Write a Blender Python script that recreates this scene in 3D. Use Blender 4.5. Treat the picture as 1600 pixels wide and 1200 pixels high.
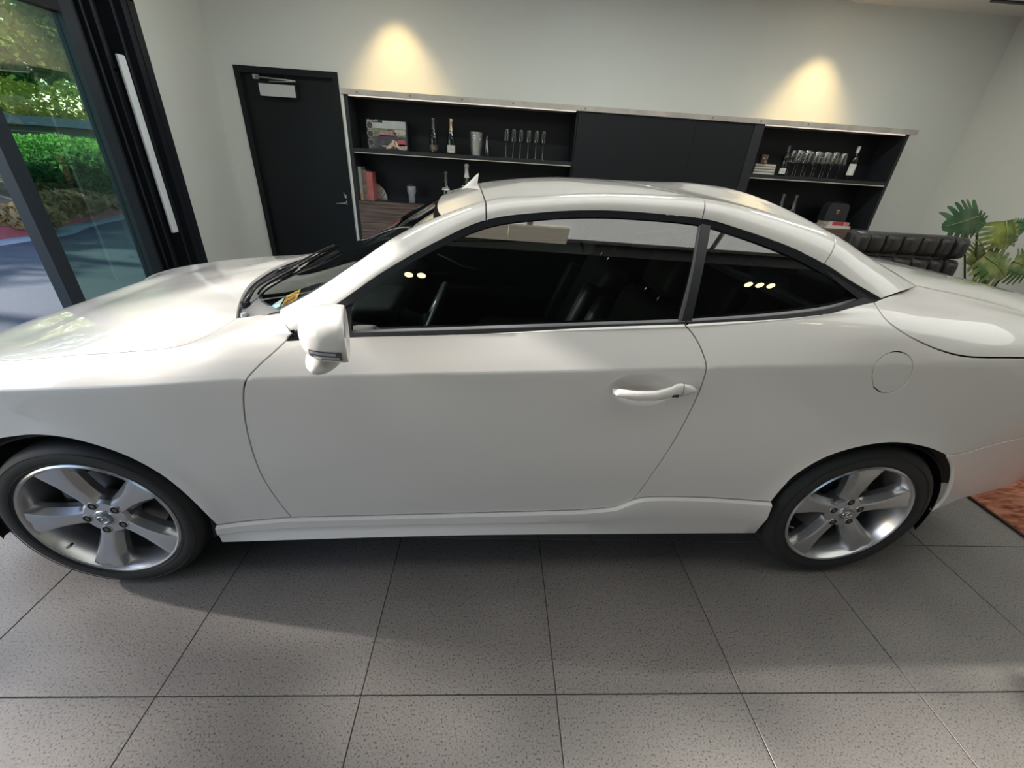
import bpy, bmesh, math, random
import numpy as np
from mathutils import Vector, Matrix, geometry, kdtree
random.seed(7); rng = np.random.default_rng(7)
for o in list(bpy.data.objects): bpy.data.objects.remove(o)
scene = bpy.context.scene
COL = scene.collection
PI = math.pi
# ------------------------------------------------------------------ camera
CAM_H = 1.475; FPX = 646.73
RW = np.array([[0.99788893, -0.03132021, 0.05689221],
               [0.03516476, -0.47591358, -0.87878877],
               [0.05459963, 0.87893419, -0.47380753]])      # world -> camera (right, down, forward)
cam_data = bpy.data.cameras.new('camera')
cam = bpy.data.objects.new('camera', cam_data); COL.objects.link(cam)
cam_data.sensor_fit = 'HORIZONTAL'; cam_data.sensor_width = 36.0
cam_data.lens = FPX / 1600.0 * 36.0
cam_data.clip_start = 0.02; cam_data.clip_end = 400
m = Matrix.Identity(4)
for r in range(3):
    m[r][0] = RW[0, r]; m[r][1] = -RW[1, r]; m[r][2] = -RW[2, r]
m.translation = (0, 0, CAM_H)
cam.matrix_world = m
scene.camera = cam
# ------------------------------------------------------------------ world, sun, exposure
vs = scene.view_settings
vs.view_transform = 'Standard'; vs.look = 'None'; vs.exposure = 0.0; vs.gamma = 1.0; vs.use_curve_mapping = False
world = bpy.data.worlds.new('world'); scene.world = world; world.use_nodes = True
wn = world.node_tree; wn.nodes.clear()
wo = wn.nodes.new('ShaderNodeOutputWorld'); wb = wn.nodes.new('ShaderNodeBackground')
sky = wn.nodes.new('ShaderNodeTexSky'); sky.sky_type = 'NISHITA'
SUN_TRAVEL = Vector((1.0, -0.158, -0.44)).normalized()
sky.sun_disc = False; sky.sun_elevation = math.radians(24); sky.sun_rotation = math.atan2(-SUN_TRAVEL.x, -SUN_TRAVEL.y)
sky.air_density = 1.0; sky.dust_density = 1.0; sky.ozone_density = 1.5
wb.inputs['Strength'].default_value = 0.46
wn.links.new(sky.outputs[0], wb.inputs[0]); wn.links.new(wb.outputs[0], wo.inputs[0])
sun_data = bpy.data.lights.new('sun', 'SUN'); sun_data.energy = 11.5; sun_data.angle = math.radians(1.2)
sun_data.color = (1.0, 0.95, 0.88)
sun = bpy.data.objects.new('sun', sun_data); COL.objects.link(sun)
sun.rotation_euler = SUN_TRAVEL.to_track_quat('-Z', 'Y').to_euler()
sun.location = (-12, 4, 8)

# ------------------------------------------------------------------ pixel helpers (camera rays)
def ray(p):
    d = np.array([(p[0]-800)/FPX, (p[1]-600)/FPX, 1.0]); return RW.T @ d
CAMP = np.array([0, 0, CAM_H])
def on_floor(p, z=0.0): d = ray(p); t = (z-CAM_H)/d[2]; return CAMP + d*t
def on_y(p, y): d = ray(p); return CAMP + d*(y/d[1])
def on_x(p, x): d = ray(p); return CAMP + d*(x/d[0])

# ------------------------------------------------------------------ materials
MATS = {}
def nt(name):
    mt = bpy.data.materials.new(name); mt.use_nodes = True
    t = mt.node_tree; return mt, t, t.nodes['Principled BSDF']
def setp(b, **kw):
    for k, v in kw.items():
        k = k.replace('_', ' ')
        for i in b.inputs:
            if i.name.lower() == k.lower():
                i.default_value = v; break
def mat(name, col, rough=0.5, metal=0.0, noise=0.0, nscale=20.0, bump=0.0, bscale=80.0, coat=0.0, emit=None, estr=0.0, spec=0.5, coords='Object', stretch=(1, 1, 1)):
    if name in MATS: return MATS[name]
    mt, t, b = nt(name)
    c4 = (*col, 1.0)
    setp(b, Base_Color=c4, Roughness=rough, Metallic=metal, Coat_Weight=coat, Coat_Roughness=0.03, Specular_IOR_Level=spec)
    if emit: setp(b, Emission_Color=(*emit, 1.0), Emission_Strength=estr)
    if noise or bump:
        tc = t.nodes.new('ShaderNodeTexCoord'); mp = t.nodes.new('ShaderNodeMapping')
        mp.inputs['Scale'].default_value = stretch
        t.links.new(tc.outputs[coords], mp.inputs[0])
    if noise:
        n = t.nodes.new('ShaderNodeTexNoise'); n.inputs['Scale'].default_value = nscale; n.inputs['Detail'].default_value = 6
        t.links.new(mp.outputs[0], n.inputs['Vector'])
        r = t.nodes.new('ShaderNodeValToRGB')
        r.color_ramp.elements[0].position = 0.3; r.color_ramp.elements[1].position = 0.7
        r.color_ramp.elements[0].color = (*[max(0, c*(1-noise)) for c in col], 1)
        r.color_ramp.elements[1].color = (*[min(1, c*(1+noise)) for c in col], 1)
        t.links.new(n.outputs['Fac'], r.inputs[0]); t.links.new(r.outputs[0], b.inputs['Base Color'])
    if bump:
        n2 = t.nodes.new('ShaderNodeTexNoise'); n2.inputs['Scale'].default_value = bscale; n2.inputs['Detail'].default_value = 4
        t.links.new(mp.outputs[0], n2.inputs['Vector'])
        bp = t.nodes.new('ShaderNodeBump'); bp.inputs['Strength'].default_value = bump; bp.inputs['Distance'].default_value = 0.01
        t.links.new(n2.outputs['Fac'], bp.inputs['Height']); t.links.new(bp.outputs[0], b.inputs['Normal'])
    MATS[name] = mt; return mt
def glassmat(name, tint, refl=1.0, rough=0.0, ior=1.5):
    if name in MATS: return MATS[name]
    mt = bpy.data.materials.new(name); mt.use_nodes = True; t = mt.node_tree; t.nodes.clear()
    out = t.nodes.new('ShaderNodeOutputMaterial'); mx = t.nodes.new('ShaderNodeMixShader')
    tr = t.nodes.new('ShaderNodeBsdfTransparent'); tr.inputs[0].default_value = (*tint, 1)
    gl = t.nodes.new('ShaderNodeBsdfGlossy'); gl.inputs['Roughness'].default_value = rough; gl.inputs[0].default_value = (1, 1, 1, 1)
    f0 = ((ior-1)/(ior+1))**2      # Schlick reflectance, the same from both faces of the pane
    ge = t.nodes.new('ShaderNodeNewGeometry'); vd = t.nodes.new('ShaderNodeVectorMath'); vd.operation = 'DOT_PRODUCT'
    t.links.new(ge.outputs['Normal'], vd.inputs[0]); t.links.new(ge.outputs['Incoming'], vd.inputs[1])
    ab = t.nodes.new('ShaderNodeMath'); ab.operation = 'ABSOLUTE'; t.links.new(vd.outputs['Value'], ab.inputs[0])
    om = t.nodes.new('ShaderNodeMath'); om.operation = 'SUBTRACT'; om.inputs[0].default_value = 1.0; om.use_clamp = True; t.links.new(ab.outputs[0], om.inputs[1])
    pw = t.nodes.new('ShaderNodeMath'); pw.operation = 'POWER'; pw.inputs[1].default_value = 5.0; t.links.new(om.outputs[0], pw.inputs[0])
    fr = t.nodes.new('ShaderNodeMath'); fr.operation = 'MULTIPLY_ADD'; fr.inputs[1].default_value = 1-f0; fr.inputs[2].default_value = f0; t.links.new(pw.outputs[0], fr.inputs[0])
    ml = t.nodes.new('ShaderNodeMath'); ml.operation = 'MULTIPLY'; ml.inputs[1].default_value = refl; ml.use_clamp = True
    t.links.new(fr.outputs[0], ml.inputs[0]); t.links.new(ml.outputs[0], mx.inputs[0])
    t.links.new(tr.outputs[0], mx.inputs[1]); t.links.new(gl.outputs[0], mx.inputs[2]); t.links.new(mx.outputs[0], out.inputs[0])
    MATS[name] = mt; return mt

M_PAINT = mat('white_pearl_paint', (0.80, 0.765, 0.735), 0.32, coat=1.0)
M_BLACKTRIM = mat('black_trim', (0.012, 0.013, 0.016), 0.35)
M_RUBBER = mat('tyre_rubber', (0.018, 0.018, 0.019), 0.62, bump=0.05, bscale=300)
M_GAP = mat('gap_seal', (0.003, 0.003, 0.003), 0.9, spec=0.1)
M_PLASTIC = mat('cowl_plastic', (0.035, 0.036, 0.04), 0.55, bump=0.03, bscale=400)
M_ALLOY = mat('alloy_silver', (0.56, 0.56, 0.57), 0.24, metal=0.8)
M_CHROME = mat('chrome', (0.75, 0.76, 0.78), 0.08, metal=1.0)
M_STEEL = mat('brake_steel', (0.22, 0.21, 0.2), 0.4, metal=1.0)
M_DARKHOLE = mat('dark_recess', (0.012, 0.012, 0.013), 0.7)
M_SIDEGLASS = glassmat('tinted_side_glass', (0.22, 0.25, 0.24), 3.8)
M_WSGLASS = glassmat('windshield_glass', (0.66, 0.77, 0.73), 1.6)
M_LEATHER = mat('dark_interior_leather', (0.05, 0.05, 0.052), 0.5, bump=0.08, bscale=250)
M_INTPLASTIC = mat('dark_interior_plastic', (0.028, 0.029, 0.032), 0.55)
M_INTSILVER = mat('interior_silver', (0.45, 0.46, 0.47), 0.3, metal=0.8)

# ------------------------------------------------------------------ object helpers
def tag(o, label=None, cat=None, group=None, kind=None):
    if label: o['label'] = label
    if cat: o['category'] = cat
    if group: o['group'] = group
    if kind: o['kind'] = kind
    return o
def empty(name, loc=(0, 0, 0), rz=0.0, parent=None):
    o = bpy.data.objects.new(name, None); COL.objects.link(o); o.location = loc; o.rotation_euler = (0, 0, rz); o.parent = parent
    o.empty_display_size = 0.1
    return o
def mesh_obj(name, verts, faces, material, parent=None, smooth=False, normals=None, loc=None, rot=None):
    me = bpy.data.meshes.new(name); me.from_pydata([tuple(map(float, v)) for v in verts], [], [tuple(map(int, f)) for f in faces])
    if material: me.materials.append(material)
    if smooth or normals is not None:
        me.polygons.foreach_set('use_smooth', [True]*len(me.polygons))
    me.update()
    if normals is not None:
        me.normals_split_custom_set_from_vertices([tuple(map(float, n)) for n in normals])
    o = bpy.data.objects.new(name, me); COL.objects.link(o); o.parent = parent
    if loc is not None: o.location = loc
    if rot is not None: o.rotation_euler = rot
    return o
def bm_obj(name, bm, material, parent=None, smooth=False, loc=None, rot=None, angle=None):
    me = bpy.data.meshes.new(name); bm.to_mesh(me); bm.free()
    if material: me.materials.append(material)
    if smooth or angle: me.polygons.foreach_set('use_smooth', [True]*len(me.polygons))
    if angle: me.set_sharp_from_angle(angle=math.radians(angle))
    o = bpy.data.objects.new(name, me); COL.objects.link(o); o.parent = parent
    if loc is not None: o.location = loc
    if rot is not None: o.rotation_euler = rot
    return o
def bmbox(bm, x0, x1, y0, y1, z0, z1, bevel=0.0, seg=1):
    b2 = bmesh.new(); bmesh.ops.create_cube(b2, size=1.0)
    for v in b2.verts:
        v.co = Vector(((x0+x1)/2+v.co.x*(x1-x0), (y0+y1)/2+v.co.y*(y1-y0), (z0+z1)/2+v.co.z*(z1-z0)))
    if bevel > 0:
        bmesh.ops.bevel(b2, geom=list(b2.edges), offset=bevel, segments=seg, affect='EDGES', profile=0.6)
    tmp = bpy.data.meshes.new('tmp'); b2.to_mesh(tmp); b2.free(); bm.from_mesh(tmp); bpy.data.meshes.remove(tmp)
def box(name, x0, x1, y0, y1, z0, z1, material, parent=None, bevel=0.0, seg=1):
    bm = bmesh.new(); bmbox(bm, x0, x1, y0, y1, z0, z1, bevel, seg)
    return bm_obj(name, bm, material, parent, angle=40 if bevel and seg > 1 else None)
def lathe(name, prof, material, parent=None, seg=24, loc=(0, 0, 0), angle=35, axis='z'):
    V = []; F = []; n = len(prof)
    for i in range(seg):
        a = 2*PI*i/seg
        for r, z in prof: V.append((r*math.cos(a), r*math.sin(a), z))
    for i in range(seg):
        j = (i+1) % seg
        for k in range(n-1):
            F.append((i*n+k, j*n+k, j*n+k+1, i*n+k+1))
    bm = bmesh.new(); vs_ = [bm.verts.new(v) for v in V]
    for f in F: bm.faces.new([vs_[q] for q in f])
    bmesh.ops.remove_doubles(bm, verts=list(bm.verts), dist=1e-6)
    bmesh.ops.dissolve_degenerate(bm, edges=list(bm.edges), dist=1e-7)
    return bm_obj(name, bm, material, parent, loc=loc, angle=angle)
def tube(name, pts, rad, material, parent=None, seg=8, closed=False):
    P = [Vector(p) for p in pts]; n = len(P); R = rad if hasattr(rad, '__len__') else [rad]*n
    V = []; F = []; up = None
    for i in range(n):
        t = (P[(i+1) % n]-P[i-1]) if closed else (P[min(i+1, n-1)]-P[max(i-1, 0)])
        t.normalize()
        if up is None:
            up = Vector((0, 0, 1)) if abs(t.z) < 0.9 else Vector((1, 0, 0))
        s = t.cross(up).normalized(); up = s.cross(t).normalized()
        for k in range(seg):
            a = 2*PI*k/seg; V.append(P[i]+(s*math.cos(a)+up*math.sin(a))*R[i])
    for i in range(n if closed else n-1):
        j = (i+1) % n
        for k in range(seg):
            l = (k+1) % seg; F.append((i*seg+k, i*seg+l, j*seg+l, j*seg+k))
    if not closed:
        F.append(tuple(range(seg))[::-1]); F.append(tuple((n-1)*seg+k for k in range(seg)))
    return mesh_obj(name, V, F, material, parent, smooth=True)
def dup(root, loc=None, rz=None, parent=None):
    c = root.copy(); COL.objects.link(c); c.parent = parent
    if loc is not None: c.location = loc
    if rz is not None: c.rotation_euler = (0, 0, rz)
    for ch in list(root.children):
        dup(ch, parent=c)
    return c
def text_obj(name, body, size, material, parent=None, loc=(0, 0, 0), rot=(0, 0, 0), extrude=0.0002, align='LEFT'):
    cu = bpy.data.curves.new(name, 'FONT'); cu.body = body; cu.size = size; cu.extrude = extrude; cu.align_x = align
    t = bpy.data.objects.new(name, cu); COL.objects.link(t)
    dg = bpy.context.evaluated_depsgraph_get(); me = bpy.data.meshes.new_from_object(t.evaluated_get(dg))
    bpy.data.objects.remove(t); me.materials.clear(); me.materials.append(material)
    o = bpy.data.objects.new(name, me); COL.objects.link(o); o.parent = parent; o.location = loc; o.rotation_euler = rot
    return o
def catmull(pts, n=8, closed=False):
    P = np.array(pts, float); out = []
    N = len(P)
    for i in range(N if closed else N-1):
        p0 = P[(i-1) % N] if (closed or i > 0) else 2*P[0]-P[1]
        p1 = P[i]; p2 = P[(i+1) % N]
        p3 = P[(i+2) % N] if (closed or i+2 < N) else 2*P[-1]-P[-2]
        d1 = max(np.linalg.norm(p1-p0), 1e-9)**.5; d2 = max(np.linalg.norm(p2-p1), 1e-9)**.5; d3 = max(np.linalg.norm(p3-p2), 1e-9)**.5
        for k in range(n):
            s = k/n
            m1 = (p2-p1) + d2*((p1-p0)/d1 - (p2-p0)/(d1+d2)); m2 = (p2-p1) + d2*((p3-p2)/d3 - (p3-p1)/(d2+d3))
            h00 = 2*s**3-3*s*s+1; h10 = s**3-2*s*s+s; h01 = -2*s**3+3*s*s; h11 = s**3-s*s
            out.append(h00*p1+h10*m1+h01*p2+h11*m2)
    if not closed: out.append(P[-1])
    return np.array(out)
# ================================================================== THE CAR
# car coordinates: u from the front axle towards the tail, v across (near side negative), w up
CAR_RZ = math.radians(1.66); CAR_O = np.array([-1.333, 1.941, 0.0])
CM = np.array([[math.cos(CAR_RZ), -math.sin(CAR_RZ), 0], [math.sin(CAR_RZ), math.cos(CAR_RZ), 0], [0, 0, 1.0]])
CAMC = CM.T @ (CAMP - CAR_O)
car = empty('coupe_car', CAR_O, CAR_RZ)
tag(car, 'white two-door hardtop convertible car parked on the grey tiled floor', 'car')
def cray(p): return CM.T @ ray(p)
def pix_v(p, v): d = cray(p); return CAMC + d*((v-CAMC[1])/d[1])
def pix_w(p, w): d = cray(p); return CAMC + d*((w-CAMC[2])/d[2])

def spl(x, xs, ys):           # smooth C1 monotone-ish interpolation of columns
    xs = np.asarray(xs, float); ys = np.asarray(ys, float)
    if ys.ndim == 1: ys = ys[:, None]
    x = np.clip(np.atleast_1d(x), xs[0], xs[-1])
    h = np.diff(xs); d = np.diff(ys, axis=0)/h[:, None]
    mm = np.zeros_like(ys)
    mm[1:-1] = (d[:-1]*h[1:, None]+d[1:]*h[:-1, None])/(h[:-1]+h[1:])[:, None]
    mm[0] = d[0]; mm[-1] = d[-1]
    i = np.clip(np.searchsorted(xs, x)-1, 0, len(h)-1)
    s = ((x-xs[i])/h[i])[:, None]; hh = h[i][:, None]
    return (2*s**3-3*s*s+1)*ys[i]+(s**3-2*s*s+s)*hh*mm[i]+(-2*s**3+3*s*s)*ys[i+1]+(s**3-s*s)*hh*mm[i+1]

BU = [-.82, -.7, -.55, -.4, -.2, 0, .3, .6, 1.0, 1.5, 2.0, 2.5, 2.75, 3.0, 3.3, 3.55, 3.7, 3.82]
BV = [.60, .72, .80, .845, .880, .893, .891, .886, .889, .894, .898, .902, .903, .893, .858, .80, .74, .60]
WU = [-.82, -.6, -.4, -.2, 0, .287, .586, 1.0, 1.565, 1.964, 2.362, 2.633, 3.0, 3.4, 3.82]
WC = [.69, .755, .79, .815, .832, .850, .874, .899, .930, .956, .976, .992, 1.013, 1.015, .985]
# upper rows: crease -> shoulder (dv, dz) x4 then absolute (v, w) x3 up to the centre line
SU = [-.82, -.6, -.3, 0, .2, .4, .55, .75, 1.4, 1.95, 2.3, 2.5, 2.9, 3.3, 3.82]
UP = [
 [-.02, .006, -.05, .008, -.09, .006, -.14, .0, -.36, .61, -.2, .575, 0, .555],
 [-.025, .010, -.06, .017, -.105, .022, -.165, .028, -.46, .768, -.25, .766, 0, .764],
 [-.028, .014, -.062, .022, -.11, .028, -.17, .034, -.51, .838, -.27, .845, 0, .847],
 [-.028, .016, -.063, .025, -.113, .031, -.173, .038, -.52, .888, -.27, .902, 0, .906],
 [-.028, .018, -.065, .030, -.11, .037, -.17, .045, -.52, .927, -.27, .950, 0, .956],
 [-.023, .022, -.055, .042, -.10, .058, -.165, .072, -.52, .958, -.27, .983, 0, .991],
 [-.019, .029, -.046, .059, -.084, .084, -.154, .104, -.52, .985, -.27, .992, 0, 1.0],
 [-.020, .034, -.042, .068, -.066, .100, -.098, .135, -.52, 1.03, -.27, 1.03, 0, 1.03],
 [-.021, .035, -.044, .070, -.068, .105, -.094, .140, -.52, 1.1, -.27, 1.1, 0, 1.1],
 [-.021, .035, -.044, .070, -.068, .105, -.094, .140, -.52, 1.12, -.27, 1.12, 0, 1.12],
 [-.020, .042, -.044, .085, -.074, .128, -.112, .165, -.55, 1.16, -.27, 1.16, 0, 1.16],
 [-.012, .045, -.030, .090, -.065, .130, -.13, .160, -.55, 1.168, -.27, 1.172, 0, 1.172],
 [-.025, .045, -.075, .085, -.15, .115, -.25, .132, -.5, 1.165, -.27, 1.178, 0, 1.180],
 [-.025, .030, -.07, .050, -.13, .062, -.22, .068, -.45, 1.122, -.25, 1.138, 0, 1.142],
 [-.02, .015, -.05, .025, -.09, .032, -.15, .036, -.32, 1.05, -.2, 1.06, 0, 1.065]]
LU = [-.82, -.4, 0, .5, 1.3, 2.2, 2.75, 3.2, 3.82]
# lower rows (dv) at 15, 40, 70, 100 % of the way from the crease down to w = 0.20
LO = [[-.004, -.01, -.03, -.06], [0.0, 0.0, -.015, -.05], [.001, .002, -.002, -.02], [.000, -.002, -.018, -.042], [.000, -.004, -.024, -.052],
      [.000, -.002, -.018, -.042], [.001, .002, -.004, -.03], [0, -.002, -.010, -.035], [0, -.01, -.03, -.08]]
ARCHES = [(0.0, .315, .358), (2.73, .325, .352)]
HANDLE_DENTS = []
def Psurf(u, t, sgn=-1):
    u = np.atleast_1d(np.asarray(u, float)); t = np.atleast_1d(np.asarray(t, float))
    B = spl(u, BU, BV)[:, 0]; W0 = spl(u, WU, WC)[:, 0]; up = spl(u, SU, UP); lo = spl(u, LU, LO)
    n = len(u)
    rv = np.zeros((n, 8)); rw = np.zeros((n, 8))
    rv[:, 0] = B; rw[:, 0] = W0
    for k in range(4):
        rv[:, k+1] = B+up[:, 2*k]; rw[:, k+1] = W0+up[:, 2*k+1]
    for k in range(3):
        rv[:, 5+k] = -up[:, 8+2*k]; rw[:, 5+k] = up[:, 9+2*k]
    lv = np.zeros((n, 5)); lw = np.zeros((n, 5)); fr = [0, .15, .4, .7, 1.0]
    for k in range(5):
        lv[:, k] = B+(0 if k == 0 else lo[:, k-1]); lw[:, k] = W0-(W0-.20)*fr[k]
    knots_u = np.array([0, .25, .5, .75, 1, 1.3, 1.65, 2.0]); knots_l = np.array([0, .15, .4, .7, 1.0])
    def ev(x, kn, Y):
        h = np.diff(kn); d = np.diff(Y, axis=1)/h
        mm = np.zeros_like(Y); mm[:, 1:-1] = (d[:, :-1]*h[1:]+d[:, 1:]*h[:-1])/(h[:-1]+h[1:]); mm[:, 0] = d[:, 0]; mm[:, -1] = d[:, -1]
        i = np.clip(np.searchsorted(kn, x)-1, 0, len(h)-1); r = np.arange(len(x)); s = (x-kn[i])/h[i]
        return (2*s**3-3*s*s+1)*Y[r, i]+(s**3-2*s*s+s)*h[i]*mm[r, i]+(-2*s**3+3*s*s)*Y[r, i+1]+(s**3-s*s)*h[i]*mm[r, i+1]
    tu = np.clip(t, 0, 2); tl = np.clip(-t, 0, 1)
    v = np.where(t >= 0, ev(tu, knots_u, rv), ev(tl, knots_l, lv))
    w = np.where(t >= 0, ev(tu, knots_u, rw), ev(tl, knots_l, lw))
    for (cu, cw, cr) in ARCHES:       # rolled lip round the wheel openings
        d = np.hypot(u-cu, w-cw)-cr
        v = v + np.where(t < 0.2, 0.007*np.exp(-(np.maximum(d, 0)/0.045)**2), 0)
    for (cu, cw, au, aw, dep) in HANDLE_DENTS:
        q = np.sqrt(((u-cu)/au)**2+((w-cw)/aw)**2)
        v = v - np.where(q < 1, dep*(0.5+0.5*np.cos(PI*np.clip(q, 0, 1)))**0.7, 0)
    return np.stack([u, sgn*v, w], 1)
def Pnormal(u, t, sgn=-1):
    e = 1.5e-3
    u = np.atleast_1d(u); t = np.atleast_1d(t)
    du = Psurf(u+e, t, -1)-Psurf(u-e, t, -1); dt = Psurf(u, t+e*1.5, -1)-Psurf(u, t-e*1.5, -1)
    n = np.cross(du, dt); n /= np.maximum(np.linalg.norm(n, axis=1), 1e-12)[:, None]
    if sgn > 0: n = n*np.array([1, -1, 1])
    return n
# check orientation so that normals point away from the car
_n = Pnormal([1.2], [-.4])[0]
NSIGN = 1.0 if _n[1] < 0 else -1.0
_gu, _gt = np.meshgrid(np.linspace(-.8, 3.8, 330), np.concatenate([np.linspace(-1, 0, 50), np.linspace(.02, 1, 40), np.linspace(1.02, 2, 40)]), indexing='ij')
_gu = _gu.ravel(); _gt = _gt.ravel(); _gp = Psurf(_gu, _gt)
def proj_c(P):
    q = (P @ CM.T + CAR_O - CAMP) @ RW.T
    return np.stack([800+FPX*q[:, 0]/q[:, 2], 600+FPX*q[:, 1]/q[:, 2]], 1), q[:, 2]
_gx, _gz = proj_c(_gp); _gx[_gz < .1] = 1e6
def p2ut(p):
    i = np.argmin(((_gx-np.array(p))**2).sum(1)); u, t = _gu[i], _gt[i]
    for _ in range(12):
        f0 = proj_c(Psurf([u], [t]))[0][0]; e = 1e-3
        J = np.stack([(proj_c(Psurf([u+e], [t]))[0][0]-f0)/e, (proj_c(Psurf([u], [t+e]))[0][0]-f0)/e], 1)
        try: s = np.linalg.solve(J, np.array(p)-f0)
        except Exception: break
        s = np.clip(s, -.1, .1); u += s[0]; t += s[1]
        t = min(2, max(-1, t))
        if np.abs(s).max() < 1e-5: break
    return (u, t)
def px(pts): return [p2ut(p) for p in pts]
def px_curve(pts, n=6): return [p2ut(p) for p in catmull(pts, n)]
def uw2ut(u, w):
    tt = np.concatenate([np.linspace(-1, 1, 300)]); P = Psurf(np.full(300, u), tt); return (u, float(np.interp(w, P[:, 2], tt)))

def inside(pts, poly):
    x, y = pts[:, 0], pts[:, 1]; poly = np.asarray(poly); c = np.zeros(len(pts), bool); n = len(poly); j = n-1
    for i in range(n):
        xi, yi = poly[i]; xj, yj = poly[j]
        if yi != yj:
            c ^= ((yi > y) != (yj > y)) & (x < (xj-xi)*(y-yi)/(yj-yi)+xi)
        j = i
    return c
def resample(loop, fn, d=0.012):
    P = fn(np.array(loop)); out = []
    n = len(loop)
    for i in range(n):
        a = np.array(loop[i]); b = np.array(loop[(i+1) % n]); L = np.linalg.norm(P[(i+1) % n]-P[i])
        if L < 1e-5: continue
        k = max(1, int(round(L/d)))
        for s in range(k): out.append(a+(b-a)*s/k)
    return np.array(out)
def skin_panel(name, loops, fn, nfn, grid, material, parent=None, gap=0.0028, rim=0.012, scale=(1, .7), flip=False, d=0.012, clear=0.006):
    """a body panel cut out of a surface fn(param)->xyz by loops in parameter space, with rolled edges"""
    loops = [resample(l, fn, d) for l in loops]
    nb = sum(len(l) for l in loops); allb = np.concatenate(loops)
    g = grid[inside(grid, loops[0])]
    for h in loops[1:]: g = g[~inside(g, h)]
    PB = fn(allb); kd = kdtree.KDTree(nb)
    for i, q in enumerate(PB): kd.insert(q, i)
    kd.balance()
    PG = fn(g) if len(g) else np.zeros((0, 3))
    keep = [i for i in range(len(g)) if kd.find(PG[i])[2] > clear]
    g = g[keep]
    pts = np.concatenate([allb, g]) if len(g) else allb
    edges = []; off = 0
    for l in loops:
        n = len(l); edges += [(off+i, off+(i+1) % n) for i in range(n)]; off += n
    sc = np.array(scale)
    r = geometry.delaunay_2d_cdt([Vector(q*sc) for q in pts], edges, [], 0, 1e-9)
    V2 = np.array([tuple(q) for q in r[0]])/sc
    F = np.array([f for f in r[2] if len(f) == 3])
    cen = V2[F].mean(1); ok = inside(cen, loops[0])
    for h in loops[1:]: ok &= ~inside(cen, h)
    F = F[ok]
    P = fn(V2); N = nfn(V2)
    orig = r[3]; # input vertex ids
    idx = {}
    for vi, lst in enumerate(orig):
        for q in lst: idx[q] = vi
    V = [p for p in P]; NN = [n for n in N]; faces = []
    for f in F:
        a, b, c = P[f[0]], P[f[1]], P[f[2]]
        nn = np.cross(b-a, c-a)
        if nn @ N[f].sum(0) < 0: f = f[::-1]
        faces.append(tuple(int(q) for q in f))
    off = 0
    for li, l in enumerate(loops):
        n = len(l); ids = [idx.get(off+i) for i in range(n)]; off += n
        ids = [q for q in ids if q is not None]; n = len(ids)
        if n < 3: continue
        # orientation of loop in 3d
        area = np.zeros(3); c0 = P[ids].mean(0)
        for i in range(n): area += np.cross(P[ids[i]]-c0, P[ids[(i+1) % n]]-c0)
        o = 1.0 if area @ N[ids].mean(0) > 0 else -1.0
        if li > 0: o = -o
        newp = []
        for i in range(n):
            t = P[ids[(i+1) % n]]-P[ids[i-1]]; t /= max(np.linalg.norm(t), 1e-9)
            inw = np.cross(N[ids[i]], t)*o; newp.append(P[ids[i]]+inw*gap)
        base = len(V)
        for i in range(n):
            V[ids[i]] = newp[i]
            t = P[ids[(i+1) % n]]-P[ids[i-1]]; t /= max(np.linalg.norm(t), 1e-9)
            outw = -np.cross(N[ids[i]], t)*o
            en = outw*.8+N[ids[i]]*.4; en /= np.linalg.norm(en)
            V.append(newp[i]); NN.append(en); V.append(newp[i]-N[ids[i]]*rim+outw*0.0005); NN.append(outw)
        for i in range(n):
            j = (i+1) % n; a, b, c, dd = base+2*i, base+2*j, base+2*j+1, base+2*i+1
            q = (a, dd, c, b) if o > 0 else (a, b, c, dd)
            if li > 0: pass
            faces.append(q)
    ob = mesh_obj(name, V, faces, material, parent, normals=np.array(NN))
    return ob
def fP(sgn): return lambda q: Psurf(np.asarray(q)[:, 0], np.asarray(q)[:, 1], sgn)
def fN(sgn): return lambda q: Pnormal(np.asarray(q)[:, 0], np.asarray(q)[:, 1], sgn)*NSIGN
TG = np.concatenate([np.linspace(-1, 0, 34)[:-1], [0.0], np.linspace(0, 1, 13)[1:], np.linspace(1, 2, 31)[1:]])
def body_grid(du=.022, u0=-.82, u1=3.82):
    a, b = np.meshgrid(np.arange(u0, u1, du), TG, indexing='ij'); return np.stack([a.ravel(), b.ravel()], 1)
GRID = body_grid()
def seam(name, line, sgn, parent, width=0.016, depth=0.008, material=None):
    P = fP(sgn)(np.array(line)); N = fN(sgn)(np.array(line)); V = []; F = []
    for i in range(len(P)):
        t = P[min(i+1, len(P)-1)]-P[max(i-1, 0)]; t /= max(np.linalg.norm(t), 1e-9); s = np.cross(N[i], t)
        for k in (-.5, .5): V.append(P[i]+s*width*k-N[i]*depth)
    for i in range(len(P)-1): F.append((2*i, 2*i+1, 2*i+3, 2*i+2))
    return mesh_obj(name, V, F, material or M_GAP, parent, smooth=True)

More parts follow.
